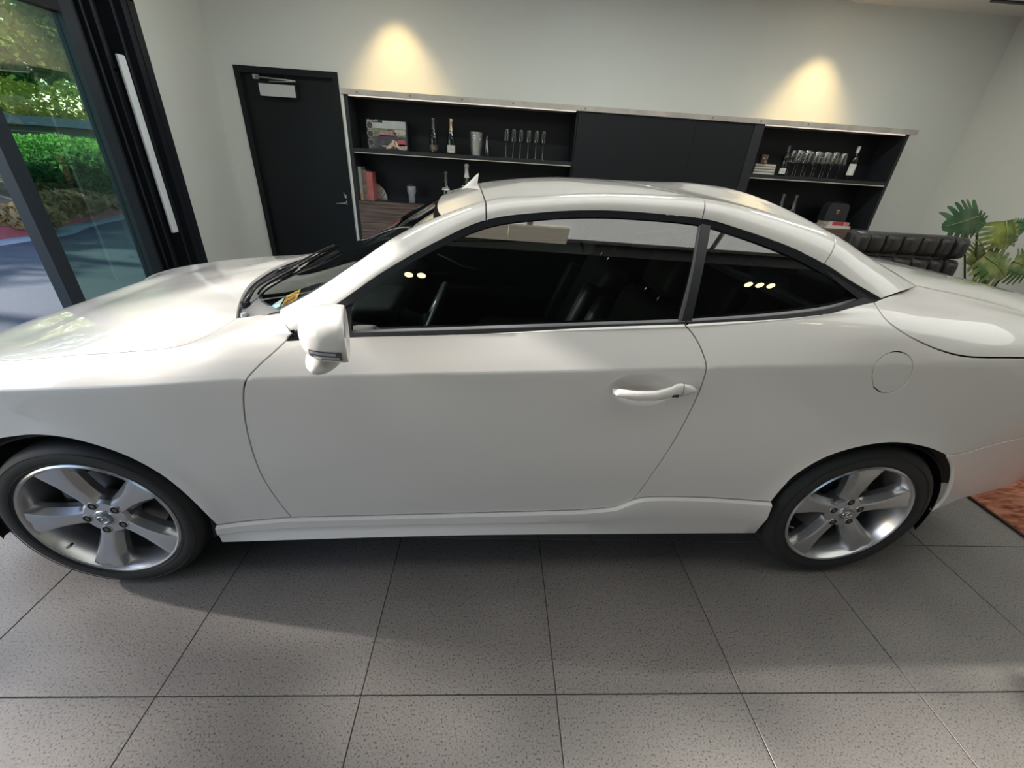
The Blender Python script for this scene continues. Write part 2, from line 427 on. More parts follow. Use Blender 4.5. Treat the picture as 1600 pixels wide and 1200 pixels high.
# ---- traced outlines (photo pixels placed on the body surface)
arch_f = px_curve([(4, 685), (50, 680), (100, 684), (150, 696), (200, 714), (250, 741), (287, 770), (320, 802), (338, 820)], 4)
def circ(c, r, a0, a1, n=14): return [uw2ut(c[0]+r*math.cos(math.radians(a0+(a1-a0)*i/n)), c[1]+r*math.sin(math.radians(a0+(a1-a0)*i/n))) for i in range(n+1)]
_a0 = Psurf([arch_f[0][0]], [arch_f[0][1]])[0]; _r0 = math.hypot(_a0[0], _a0[2]-.315); _g0 = math.degrees(math.atan2(_a0[2]-.315, _a0[0]))
arch_f_front = [uw2ut(r_*math.cos(math.radians(g_)), .315+r_*math.sin(math.radians(g_))) for g_, r_ in zip(np.linspace(186, _g0, 13)[:-1], np.linspace(.36, _r0, 13)[:-1])]   # ahead of the frame, same arc
sill_f = px_curve([(338, 820), (395, 813), (455, 808)], 4)
door_front = px_curve([(455, 808), (440, 790), (410, 745), (390, 690), (381, 640), (383, 597), (400, 575), (430, 548), (447, 532)], 6)
door_bot = px_curve([(455, 808), (700, 802), (930, 795), (965, 791)], 5)
door_rear = px_curve([(965, 791), (988, 781), (1020, 740), (1050, 695), (1080, 640), (1100, 592), (1104, 572), (1098, 550), (1085, 525), (1072, 509)], 6)
belt_low = px_curve([(447, 532), (545, 526), (700, 522), (900, 515), (1072, 509)], 6)
belt_low_q = px_curve([(1072, 509), (1200, 500), (1290, 490), (1345, 476), (1365, 472)], 6)
hood_cut = px_curve([(370, 497), (330, 522), (300, 535), (270, 543), (200, 550), (120, 555), (20, 564)], 6)
_u, _t = hood_cut[-1]
hood_cut_front = [(x, _t+(1.02-_t)*min(1, (_u-x)/.25)) for x in np.linspace(_u-.04, -.66, 12)]
apil_cut = px_curve([(437, 484), (444, 500), (456, 522)], 4)
cowl_corner = px_curve([(437, 484), (400, 493), (370, 497)], 4)
rear_cut = px_curve([(1365, 472), (1385, 500), (1412, 520), (1440, 535), (1475, 549), (1510, 557), (1596, 559)], 6)
_u, _t = rear_cut[-1]
rear_cut_tail = [(x, _t+(0.02-_t)*min(1, (x-_u)/.2)) for x in np.linspace(_u+.04, 3.74, 10)]
arch_r = px_curve([(1205, 784), (1220, 766), (1240, 745), (1290, 715), (1350, 697), (1400, 692), (1450, 700), (1480, 712)], 5)
sill_r = px_curve([(988, 781), (1005, 777), (1100, 777), (1205, 784)], 5)
bump_cut = px_curve([(1480, 712), (1510, 707), (1550, 695), (1596, 684)], 5)
_u, _t = bump_cut[-1]
bump_tail = [(x, _t+.1*(x-_u)) for x in np.linspace(_u+.05, 3.74, 9)]
arch_rr = px_curve([(1480, 712), (1489, 730), (1488, 755), (1475, 782), (1455, 800)], 5)
bump_bot = px_curve([(1455, 800), (1478, 789), (1500, 780), (1530, 772)], 4)
fuel = px_curve([(1363, 588), (1367, 572), (1380, 557), (1399, 550), (1415, 553), (1425, 564), (1425, 580), (1414, 600), (1396, 612), (1378, 613), (1366, 605)], 4) 
_h = [Psurf([q[0]], [q[1]])[0] for q in px([(1005, 609), (955, 609), (1055, 609), (1005, 586), (1005, 633)])]
HANDLE_DENTS.append((_h[0][0]-.004, _h[0][2], (_h[2][0]-_h[1][0])/2*1.12, (_h[3][2]-_h[4][2])/2*1.12, .030))

def both(fn):
    for s in (-1, 1): fn(s)
def build_side(s):
    fe = arch_f_front + arch_f + sill_f[1:] + door_front[1:] + px([(450, 526)]) + apil_cut[::-1] + cowl_corner[1:] + hood_cut[1:] + hood_cut_front + [(-.66, .3), (-.62, 0), uw2ut(-.5, .56), uw2ut(-.42, .5)]
    skin_panel('front_fender', [fe], fP(s), fN(s), GRID, M_PAINT, car)
    fb = circ((0, .315), .36, 198, 150)[:] + [uw2ut(-.42, .5), uw2ut(-.5, .56), (-.62, 0), (-.66, .3), (-.7, .3), (-.7, -1), (-.37, -1)]
    skin_panel('front_bumper', [fb], fP(s), fN(s), GRID, M_PAINT, car)
    dg = body_grid(.011, HANDLE_DENTS[0][0]-.14, HANDLE_DENTS[0][0]+.14)
    dg = dg[(dg[:, 1] > -.35) & (dg[:, 1] < 0.0)]
    tt = np.linspace(-.3, -.0, 46); a, b = np.meshgrid(np.arange(HANDLE_DENTS[0][0]-.13, HANDLE_DENTS[0][0]+.13, .0065), tt, indexing='ij'); fine = np.stack([a.ravel(), b.ravel()], 1)
    coarse = GRID[~((abs(GRID[:, 0]-HANDLE_DENTS[0][0]) < .135) & (GRID[:, 1] > -.31) & (GRID[:, 1] < -.0001))]
    dp = door_bot[::-1] + door_front[1:] + belt_low[1:] + door_rear[::-1][1:-1]
    skin_panel('door', [dp], fP(s), fN(s), np.concatenate([coarse, fine]), M_PAINT, car)
    qp = sill_r + arch_r[1:] + bump_cut[1:] + bump_tail + rear_cut_tail[::-1] + rear_cut[::-1] + belt_low_q[::-1][1:] + door_rear[::-1][1:-6]
    skin_panel('rear_quarter_panel', [qp, fuel], fP(s), fN(s), GRID, M_PAINT, car)
    skin_panel('fuel_door', [fuel], fP(s), fN(s), GRID, M_PAINT, car, gap=.0012)
    rb = arch_rr[::-1] + bump_cut[1:] + bump_tail + [(3.74, bump_bot[-1][1]+.03)] + bump_bot[::-1]
    skin_panel('rear_bumper', [rb], fP(s), fN(s), GRID, M_PAINT, car)
    for nm, ln in (('seam', door_front), ('seam', door_bot), ('seam', door_rear), ('seam', apil_cut), ('seam', hood_cut+hood_cut_front), ('seam', rear_cut+rear_cut_tail), ('seam', bump_cut+bump_tail), ('seam', fuel+fuel[:1]), ('seam', sill_r), ('seam', sill_f)):
        seam(nm, ln, s, car)
both(build_side)
# hood: one panel across the car, from the near cut line to the far one
def hood_fn(q):
    q = np.asarray(q); t = q[:, 1]; a = np.where(t > 2, 4-t, t); P = Psurf(q[:, 0], a, -1); P[:, 1] = np.where(t > 2, -P[:, 1], P[:, 1]); return P
def hood_nf(q):
    q = np.asarray(q); t = q[:, 1]; a = np.where(t > 2, 4-t, t); N = Pnormal(q[:, 0], np.minimum(a, 1.995), -1)*NSIGN; N[:, 1] = np.where(t > 2, -N[:, 1], N[:, 1]); return N
def mir(l): return [(u, 4-t) for u, t in l][::-1]
def hood_edge(v):  # rear edge of the hood in plan
    return .32+.40*v*v
_ue, _te = hood_cut[0]
vend = -Psurf([_ue], [_te])[0][1]
hr = []
for v in np.linspace(vend, 0, 18)[1:]:
    uu = hood_edge(v) + (_ue-hood_edge(vend))*(v/vend)**6
    tt = np.linspace(.9, 2, 400); P = Psurf(np.full(400, uu), tt); hr.append((uu, float(np.interp(v, -P[::-1, 1][::1], tt[::-1]))))
hoodline = [*(hood_cut+hood_cut_front)[::-1]]
front_edge = [(-.66-.05*math.sin(PI*.5*i/8), 1.02+(2-1.02)*i/8) for i in range(1, 8)]
half = front_edge[::-1] + hoodline + hr[:-1]
hl = [(-.71, 2.0)] + half + [hr[-1]] + mir(half)
TG2 = np.linspace(.8, 3.2, 70); a, b = np.meshgrid(np.arange(-.75, .6, .022), TG2, indexing='ij')
hood = skin_panel('hood', [hl], hood_fn, hood_nf, np.stack([a.ravel(), b.ravel()], 1), M_PAINT, car)
# trunk lid / tonneau across the tail
cb = px_curve([(1365, 472), (1377, 467), (1405, 457), (1432, 446)], 4)
_uc, _tc = cb[-1]
tl_half = [(3.78, 1.6), (3.78, 1.0), (3.76, .3)] + rear_cut_tail[::-1] + rear_cut[::-1] + cb[1:]
tl = [(3.78, 2.0)] + tl_half + [(_uc, 1.7), (_uc, 2.0), (_uc, 2.3)] + mir(tl_half)
a, b = np.meshgrid(np.arange(2.3, 3.8, .014), np.linspace(-.05, 4.05, 206), indexing='ij')
trunk = skin_panel('trunk_lid', [tl], hood_fn, hood_nf, np.stack([a.ravel(), b.ravel()], 1), M_PAINT, car)
if 'custom_normal' in trunk.data.attributes: trunk.data.attributes.remove(trunk.data.attributes['custom_normal'])
lid = px_curve([(1434, 447), (1500, 461), (1550, 473), (1596, 486)], 5)
for s in (-1,): seam('lid_groove', lid, s, car, width=.004, depth=-.0007, material=mat('groove_grey', (.22, .21, .2), .6))
# ---- nose and tail caps, lamps
def cap(name, u0, du, vmax, w0, w1, material, sgn, tuck=.05, par=car):
    V = []; F = []; nu, nw = 25, 13
    for i in range(nu):
        v = -vmax+2*vmax*i/(nu-1)
        for j in range(nw):
            w = w0+(w1-w0)*j/(nw-1); e = abs(v/vmax)**3.2
            uu = u0+sgn*(-du*e) - sgn*tuck*(abs(2*j/(nw-1)-1)**3)
            V.append((uu, v, w))
    for i in range(nu-1):
        for j in range(nw-1): F.append((i*nw+j, (i+1)*nw+j, (i+1)*nw+j+1, i*nw+j+1))
    return mesh_obj(name, V, F, material, par, smooth=True)
cap('nose_panel', -.83, .15, .735, .2, .70, M_PAINT, -1)
cap('tail_panel', 3.83, .12, .74, .45, 1.0, M_PAINT, 1)
g = cap('grille', -.845, .05, .42, .33, .62, M_BLACKTRIM, -1, .03)
box('license_plate', 3.822, 3.836, -.15, .15, .62, .78, mat('plate_white', (.75, .76, .78), .4), car)
for s in (-1, 1):
    for nm, uu, vv, w0, w1, mm_ in (('headlight', -.74, .60, .58, .70, mat('headlight_lens', (.55, .58, .6), .05, coat=1.0)), ('tail_light', 3.74, .62, .80, .95, mat('tail_lamp_red', (.35, .01, .01), .1, coat=1.0))):
        bm = bmesh.new(); bmesh.ops.create_uvsphere(bm, u_segments=20, v_segments=12, radius=1.0)
        for q in bm.verts: q.co = Vector((uu+q.co.x*.07, s*(vv+q.co.y*.13), (w0+w1)/2+q.co.z*(w1-w0)/2))
        if s < 0: bmesh.ops.reverse_faces(bm, faces=list(bm.faces))
        bm_obj(nm, bm, mm_, car, smooth=True)
# ---- sill (rocker) panels
def build_sill(s):
    top = sill_f[:-1] + door_bot[:-1] + px_curve([(965, 791), (988, 781), (1005, 777), (1100, 777), (1205, 784)], 5)
    T = Psurf(np.array(top)[:, 0], np.array(top)[:, 1], -1)
    bot = np.array([pix_v(p, -.862) for p in catmull([(351, 847), (700, 837), (1000, 834), (1176, 833)], 6)])
    n = 60; us = np.linspace(0, 1, n); V = []
    for x in us:
        ut = T[0, 0]+(T[-1, 0]-T[0, 0])*x; ub = bot[0, 0]+(bot[-1, 0]-bot[0, 0])*x
        tv = np.interp(ut, T[:, 0], T[:, 1]); tw = np.interp(ut, T[:, 0], T[:, 2]); bw = np.interp(ub, bot[:, 0], bot[:, 2])
        rows = [(ut, tv+.02, tw-.003), (ut, tv-.003, tw-.003), (ut, tv-.012, tw-.010), (ut+(ub-ut)*.3, tv-.012, tw-(tw-bw)*.38), (ut+(ub-ut)*.5, tv-.004, tw-(tw-bw)*.5), (ut+(ub-ut)*.9, -.872, bw+.012), (ub, -.862, bw), (ub, -.70, bw+.01)]
        V += [(a_, b_*(-s), c_) for a_, b_, c_ in rows]
    k = 8; F = []
    for i in range(n-1):
        for j in range(k-1):
            q = (i*k+j, (i+1)*k+j, (i+1)*k+j+1, i*k+j+1); F.append(q if s > 0 else q[::-1])
    F.append(tuple(range(k)) if s < 0 else tuple(range(k))[::-1]); F.append(tuple((n-1)*k+j for j in range(k))[::-1] if s < 0 else tuple((n-1)*k+j for j in range(k)))
    o = mesh_obj('rocker_panel', V, F, M_PAINT, car, smooth=True)
    o.data.set_sharp_from_angle(angle=math.radians(28))
both(build_sill)
# ---- wheel housings and underbody
for s in (-1, 1):
    for (cu, cw, cr) in ARCHES:
        V = []; F = []; n = 28; prof = [(cr-.004, .878), (cr+.012, .86), (cr+.012, .60), (.05, .58)]
        for i in range(n+1):
            a_ = math.radians(-14+208*i/n)
            for r_, v_ in prof: V.append((cu+r_*math.cos(a_), s*v_, cw+r_*math.sin(a_)))
        for i in range(n):
            for j in range(3): F.append((i*4+j, (i+1)*4+j, (i+1)*4+j+1, i*4+j+1))
        mesh_obj('wheel_housing', V, F, M_DARKHOLE, car, smooth=True)
box('underbody', .30, 2.42, -.80, .80, .19, .30, M_DARKHOLE, car)
box('underbody', -.70, .42, -.57, .57, .20, .60, M_DARKHOLE, car)
box('underbody', 2.35, 3.70, -.57, .57, .22, .80, M_DARKHOLE, car)
# ---------------------------------------------------------------- greenhouse
def SG(w): return .800-(w-1.0)*.56-(np.maximum(w-1.0, 0)**2)*.12      # outer half width of the side glass plane
def pix_glass(p, inset=0.0):
    v = -.75
    for _ in range(25):
        q = pix_v(p, v); v = -(SG(q[2])-inset)
    return pix_v(p, v)
DLO = [(456, 522), (535, 470), (600, 425), (680, 380), (760, 345), (850, 333), (930, 330), (1000, 333), (1097, 343), (1150, 357), (1230, 385), (1288, 413), (1330, 440), (1377, 467)]
RID = [(437, 484), (495, 452), (558, 410), (640, 358), (758, 314), (845, 306), (927, 302), (1010, 304), (1092, 309), (1160, 322), (1235, 343), (1299, 364), (1355, 400), (1432, 446)]
RV = [-.672, -.635, -.60, -.555, -.52, -.508, -.503, -.503, -.508, -.515, -.53, -.545, -.56, -.575]
RC = [(.42, .99), (.62, 1.13), (.82, 1.25), (1.12, 1.335), (1.255, 1.380), (1.42, 1.407), (1.58, 1.422), (1.72, 1.426), (1.85, 1.426), (2.05, 1.430), (2.2, 1.434), (2.36, 1.412), (2.6, 1.30), (2.86, 1.175)]
row0 = np.array([pix_glass(p) for p in DLO]); row2 = np.array([pix_v(p, v) for p, v in zip(RID, RV)])
row4 = np.array([(a, 0, b) for a, b in RC])
row1 = (row0+row2)/2 + np.array([0, -.022, .016]); 
row3 = row2*.45+row4*.55; row3[:, 2] += (row4[:, 2]-row2[:, 2])*.22
ROWS = np.stack([row0, row1, row2, row3, row4], 1)              # 14 x 5 x 3
SK = np.arange(14.0)
def Groof(s, r):
    s = np.atleast_1d(s); r = np.atleast_1d(r)
    C = spl(s, SK, ROWS.reshape(14, 15)).reshape(-1, 5, 3)
    rr = np.where(r > 4, 8-r, r)
    # two pieces: rail (0-2) and roof (2-4), joined at a soft ridge
    out = np.zeros((len(s), 3))
    i = np.arange(len(s))
    x = np.clip(rr, 0, 2); c0, c1, c2 = C[:, 0], C[:, 1], C[:, 2]
    l0 = ((x-1)*(x-2)/2)[:, None]; l1 = (-(x)*(x-2))[:, None]; l2 = (x*(x-1)/2)[:, None]
    A = l0*c0+l1*c1+l2*c2
    y = np.clip(rr-2, 0, 2); c3, c4 = C[:, 3], C[:, 4]; c5 = c3*np.array([1, -1, 1])
    l0 = ((y-1)*(y-2)/2)[:, None]; l1 = (-(y)*(y-2))[:, None]; l2 = (y*(y-1)/2)[:, None]
    Bq = l0*C[:, 2]+l1*c3+l2*c4
    out = np.where((rr <= 2)[:, None], A, Bq)
    out[:, 1] = np.where(r > 4, -out[:, 1], out[:, 1])
    return out
def gfn(q): q = np.asarray(q); return Groof(q[:, 0], q[:, 1])
def gnf(q):
    q = np.asarray(q); e = .01
    s, r = q[:, 0], q[:, 1]
    rc = np.where(abs(r-4) < .02, 4, r)
    n = np.cross(Groof(np.clip(s+e, 0, 13), r)-Groof(np.clip(s-e, 0, 13), r), Groof(s, np.clip(r+e, 0, 8))-Groof(s, np.clip(r-e, 0, 8)))
    n /= np.maximum(np.linalg.norm(n, axis=1), 1e-12)[:, None]
    mid = Groof(s, r)
    flip = np.where((n*(mid-np.array([1.8, 0, .7]))).sum(1) < 0, -1, 1)
    return n*flip[:, None]
_ss, _rr = np.meshgrid(np.linspace(0, 13, 261), np.linspace(0, 4, 81), indexing='ij'); _sp = Groof(_ss.ravel(), _rr.ravel()); _sx = proj_c(_sp)[0]
def p2sr(p):
    i = np.argmin(((_sx-np.array(p))**2).sum(1)); return (_ss.ravel()[i], _rr.ravel()[i])
S_WS = 3.42                    # windshield header position along the rail (709,325)
S_H, S_M, S_R = 4.0, 8.0, 11.0
a, b = np.meshgrid(np.arange(0, 13.01, .12), np.concatenate([np.linspace(0, 2, 9), np.linspace(2, 6, 37)[1:-1], np.linspace(6, 8, 9)]), indexing='ij')
RG = np.stack([a.ravel(), b.ravel()], 1)
def line(a, b, n=14): return [(a[0]+(b[0]-a[0])*i/n, a[1]+(b[1]-a[1])*i/n) for i in range(n)]
hd = [(S_WS, 2), (S_WS, 6)]
ws_top = [(S_WS-.42*(1-((r-4)/2)**2), r) for r in np.linspace(2, 6, 25)]   # header line bows forward at the centre
def arcgap(s0, bow): return [(s0-bow*(1-((r-4)/2)**2) if 2 < r < 6 else s0, r) for r in np.concatenate([np.linspace(0, 2, 7)[:-1], np.linspace(2, 6, 25), np.linspace(6, 8, 7)[1:]])]
g_h, g_m, g_r = arcgap(S_H, 0.0), arcgap(S_M, 0.12), arcgap(S_R, 0.0)
kw = dict(scale=(.2, .25), clear=.005, gap=.0026)
# windshield frame: A pillars and header in one white panel
ap = line((0, 0), (0, 2), 6) + line((0, 2), (S_WS, 2), 30) + ws_top + line((S_WS, 6), (0, 6), 30) + line((0, 6), (0, 8), 6) + line((0, 8), (S_H, 8), 36) + g_h[::-1][:-1] + line((S_H, 0), (0, 0), 36)
skin_panel('windshield_frame', [ap], gfn, gnf, RG, M_PAINT, car, **kw)
skin_panel('roof_panel', [g_h + line((S_H, 8), (S_M, 8), 30)[1:] + g_m[::-1][:-1] + line((S_M, 0), (S_H, 0), 30)], gfn, gnf, RG, M_PAINT, car, **kw)
skin_panel('roof_panel', [g_m + line((S_M, 8), (S_R, 8), 24)[1:] + g_r[::-1][:-1] + line((S_R, 0), (S_M, 0), 24)], gfn, gnf, RG, M_PAINT, car, **kw)
for k in (0, 1):
    lo_, hi_ = (0, 2) if k == 0 else (6, 8)
    skin_panel('rear_pillar', [line((S_R, lo_), (S_R, hi_), 8) + line((S_R, hi_), (13, hi_), 20) + line((13, hi_), (13, lo_), 8) + line((13, lo_), (S_R, lo_), 20)], gfn, gnf, RG, M_PAINT, car, **kw)
skin_panel('rear_window', [line((S_R, 2), (S_R, 6), 20) + line((S_R, 6), (13, 6), 12) + line((13, 6), (13, 2), 20) + line((13, 2), (S_R, 2), 12)], gfn, gnf, RG, glassmat('rear_glass', (.2, .24, .23), 1.6), car, **kw)
def roof_seam(ln, nm='roof_seam', wd=.014, dp=.006):
    P = gfn(ln); N = gnf(ln); V = []; F = []
    for i in range(len(P)):
        t = P[min(i+1, len(P)-1)]-P[max(i-1, 0)]; t /= np.linalg.norm(t); s = np.cross(N[i], t)
        for k in (-.5, .5): V.append(P[i]+s*wd*k-N[i]*dp)
    for i in range(len(P)-1): F.append((2*i, 2*i+1, 2*i+3, 2*i+2))
    mesh_obj(nm, V, F, M_BLACKTRIM, car, smooth=True)
for ln in (g_h, g_m, g_r): roof_seam(ln)
# dark headliner under the roof
V = []; F = []; us = np.linspace(S_WS, S_R, 24); rs = np.linspace(.4, 7.6, 24)
for s_ in us:
    P = Groof(np.full(24, s_), rs); P[:, 2] -= .03; P[:, 1] *= .97; V += list(P)
for i in range(23):
    for j in range(23): F.append((i*24+j, (i+1)*24+j, (i+1)*24+j+1, i*24+j+1))
mesh_obj('headliner', V, F, mat('headliner_grey', (.10, .10, .098), .8), car, smooth=True)

# ---- windshield
ea = np.linspace(0, S_WS, 20); edge = Groof(ea, np.full(20, 2.0)); bb = np.linspace(-1, 1, 25); V = []; F = []
def ws_point(x, b_, off=0.0):
    e = np.array([np.interp(x, np.linspace(0, 1, 20), edge[:, k]) for k in range(3)])
    q = 1-b_*b_; q4 = q*x+(1-b_**4)*(1-x); top = Groof([S_WS-.42], [4.0])[0]
    du = (.43-edge[0, 0])*(1-x)+(top[0]-edge[-1, 0])*x; dw = (.985-edge[0, 2])*(1-x)+(top[2]-edge[-1, 2])*x
    bul = -.014*math.sin(PI*x)
    return (e[0]+du*q4-bul*q*.5, b_*abs(e[1])*.996, e[2]+dw*q+bul*q-.004-off)
for x in np.linspace(0, 1, 20):
    for b_ in bb: V.append(ws_point(x, b_))
for i in range(19):
    for j in range(24): F.append((i*25+j, i*25+j+1, (i+1)*25+j+1, (i+1)*25+j))
mesh_obj('windshield', V, F, M_WSGLASS, car, smooth=True)
# black ceramic band and seal round the glass
def ws_strip(name, pts_a, pts_b, material):
    V = list(pts_a)+list(pts_b); n = len(pts_a); mesh_obj(name, V, [(i, i+1, n+i+1, n+i) for i in range(n-1)], material, car, smooth=True)
for s in (-1, 1):
    ws_strip('windshield_seal', [ws_point(x, s, -.001) for x in np.linspace(0, 1, 24)], [ws_point(x, s*(1-.016), -.003) for x in np.linspace(0, 1, 24)], M_BLACKTRIM)
ws_strip('windshield_seal', [ws_point(1, b_, -.002) for b_ in np.linspace(-1, 1, 24)], [ws_point(.972, b_, -.001) for b_ in np.linspace(-1, 1, 24)], M_GAP)
# ---- cowl with wipers
def cowl_pt(b_, x):
    v = b_*vend; hu = hood_edge(abs(v)) + (_ue-hood_edge(vend))*abs(b_)**6
    tt = np.linspace(.8, 2, 300); P = Psurf(np.full(300, hu), tt); hw = np.interp(abs(v), -P[::-1, 1], P[::-1, 2])
    w1 = ws_point(0.02, b_*.995)
    u = hu-.03+(w1[0]-hu+.03)*x; vv = v+(w1[1]-v)*x
    return (u, vv, hw-.012-.02*math.sin(PI*x)*(1-x)+(w1[2]-.004-hw+.012)*x)
V = []; F = []; nb, nx = 41, 10
for i in range(nb):
    for j in range(nx): V.append(cowl_pt(-1+2*i/(nb-1), j/(nx-1)))
for i in range(nb-1):
    for j in range(nx-1): F.append((i*nx+j, (i+1)*nx+j, (i+1)*nx+j+1, i*nx+j+1))
cowl = mesh_obj('cowl', V, F, M_PLASTIC, car, smooth=True)
def wiper(b0, b1, x1):
    P = [Vector(cowl_pt(b0, .45))+Vector((0, 0, .012))]
    for k in range(1, 9):
        q = k/8; c = Vector(ws_point(.0+x1*q, b0+(b1-b0)*q)); P.append(c+Vector((-.022, 0, .010)))
    w_ = tube('wiper', P, [.008]+[.005]*4+[.004]*4, M_BLACKTRIM, car, 8)
    bl = [Vector(ws_point(.012+x1*q, b0+(b1-b0)*(.1+.9*q)))+Vector((-.006, 0, .006)) for q in np.linspace(0, 1, 12)]
    tube('wiper_blade', bl, .004, M_GAP, w_, 6)
    lathe('wiper_pivot', [(0, .02), (.016, .018), (.018, 0)], M_BLACKTRIM, w_, 14, loc=Vector(cowl_pt(b0, .45)))
wiper(-.78, -.05, .035); wiper(-.02, .66, .035)
# small washer nozzle at the near end of the cowl
lathe('washer_nozzle', [(0, .016), (.009, .012), (.012, 0)], mat('nozzle_grey', (.5, .52, .54), .3), car, 12, loc=Vector(cowl_pt(-.93, .35)))

# ---- side glass and its black frame
GU = [(545, 517), (700, 512), (900, 505), (1068, 500)]
glass_top = [(548, 472), (606, 433), (684, 390), (762, 356), (850, 343), (930, 340), (1000, 343), (1092, 352)]
def glass_panel(name, pts, material, inset=.012):
    loop = [pix_glass(p, inset) for p in pts]; L = np.array([(q[0], q[2]) for q in loop])
    fn = lambda q: np.stack([np.asarray(q)[:, 0], -(SG(np.asarray(q)[:, 1])-inset), np.asarray(q)[:, 1]], 1)
    def nf(q):
        w = np.asarray(q)[:, 1]; n = np.stack([0*w, -np.ones_like(w), .56+.24*np.maximum(w-1, 0)], 1); return n/np.linalg.norm(n, axis=1)[:, None]
    fn2 = lambda q: fn(q)*np.array([1, -1, 1]); nf2 = lambda q: nf(q)*np.array([1, -1, 1])
    a, b = np.meshgrid(np.arange(.6, 2.9, .03), np.arange(.9, 1.45, .03), indexing='ij'); g_ = np.stack([a.ravel(), b.ravel()], 1)
    for f_, n_ in ((fn, nf), (fn2, nf2)):
        skin_panel(name, [L], f_, n_, g_, material, car, gap=0, rim=.004, scale=(1, 1), d=.02)
dg = list(catmull([(450, 536), (535, 478), (606, 430), (684, 386), (762, 351), (850, 338), (930, 335), (1000, 338), (1098, 348)], 5)) + [(1072, 505), (900, 511), (700, 517), (545, 522)]
glass_panel('door_glass', dg, M_SIDEGLASS)
qg = list(catmull([(1108, 350), (1150, 362), (1230, 390), (1288, 418), (1330, 446), (1362, 470)], 5)) + list(catmull([(1340, 470), (1290, 482), (1200, 494), (1076, 504)], 4))
glass_panel('quarter_glass', qg, M_SIDEGLASS)
def strip_px(name, A, B, material, insA=.0, insB=.004, n=6, lift=0.0):
    A = catmull(A, n); B = catmull(B, n)
    PA = [pix_glass(p, insA) for p in A]; PB = [pix_glass(p, insB) for p in B]
    for s in (1, -1):
        V = [(q[0], q[1]*s, q[2]) for q in PA]+[(q[0], q[1]*s, q[2]) for q in PB]
        # inner return so that the strip has thickness
        V += [(q[0], (q[1]+.02)*s, q[2]) for q in PA]+[(q[0], (q[1]+.02)*s, q[2]) for q in PB]
        k = len(PA); F = []
        for i in range(k-1):
            f = [(i, i+1, k+i+1, k+i), (k+i, k+i+1, 3*k+i+1, 3*k+i), (i+1, i, 2*k+i, 2*k+i+1)]
            F += f if s < 0 else [q[::-1] for q in f]
        o = mesh_obj(name, V, F, material, car, smooth=True); o.data.set_sharp_from_angle(angle=math.radians(35))
strip_px('window_frame_seal', [(454, 524), (533, 471), (600, 425.5), (680, 380), (760, 345), (850, 333), (930, 330), (1000, 333), (1097, 343), (1150, 357), (1230, 385), (1288, 413), (1330, 440), (1378, 468)],
         [(470, 526), (543, 477), (606, 433), (684, 388.5), (762, 355), (850, 342.5), (930, 339.5), (1000, 342.5), (1094, 352), (1143, 366), (1222, 395), (1280, 424), (1318, 448), (1346, 468)], M_BLACKTRIM, -.001, .006)
# belt mouldings: a black foot and a satin upper lip
strip_px('belt_moulding', [(447, 534), (545, 527), (700, 523), (900, 516), (1072, 510)], [(452, 527), (545, 521), (700, 516), (900, 509), (1071, 503)], M_BLACKTRIM, -.004, -.002)
strip_px('belt_lip', [(545, 521.5), (700, 516.5), (900, 509.5), (1071, 503.5)], [(545, 516), (700, 511), (900, 504), (1070, 498.5)], mat('satin_trim', (.10, .10, .11), .3), -.001, .012)
strip_px('belt_moulding', [(1074, 510), (1200, 501), (1290, 491), (1345, 477), (1366, 472)], [(1073, 503), (1200, 494), (1290, 483), (1338, 470), (1352, 465)], M_BLACKTRIM, -.004, -.002)
strip_px('belt_lip', [(1073, 503.5), (1200, 494.5), (1290, 483.5), (1340, 470)], [(1073, 498.5), (1200, 489.5), (1290, 478.5), (1336, 466)], MATS['satin_trim'], -.001, .012)
# division bar between door glass and quarter glass, rear black corner
strip_px('glass_divider', [(1097, 343), (1085, 420), (1066, 505)], [(1112, 347), (1098, 424), (1080, 505)], M_BLACKTRIM, .004, .004)
strip_px('divider_lip', [(1093, 352), (1080, 425), (1061, 500)], [(1098, 352), (1085, 425), (1066, 500)], MATS['satin_trim'], .006, .006)
strip_px('rear_corner_trim', [(1290, 414), (1330, 440), (1378, 468), (1368, 473)], [(1284, 418), (1312, 444), (1340, 466), (1345, 474)], M_BLACKTRIM, .001, .003)
strip_px('mirror_sail', [(447, 534), (500, 531), (548, 527)], [(458, 523), (500, 494), (550, 478)], M_BLACKTRIM, -.002, .004)

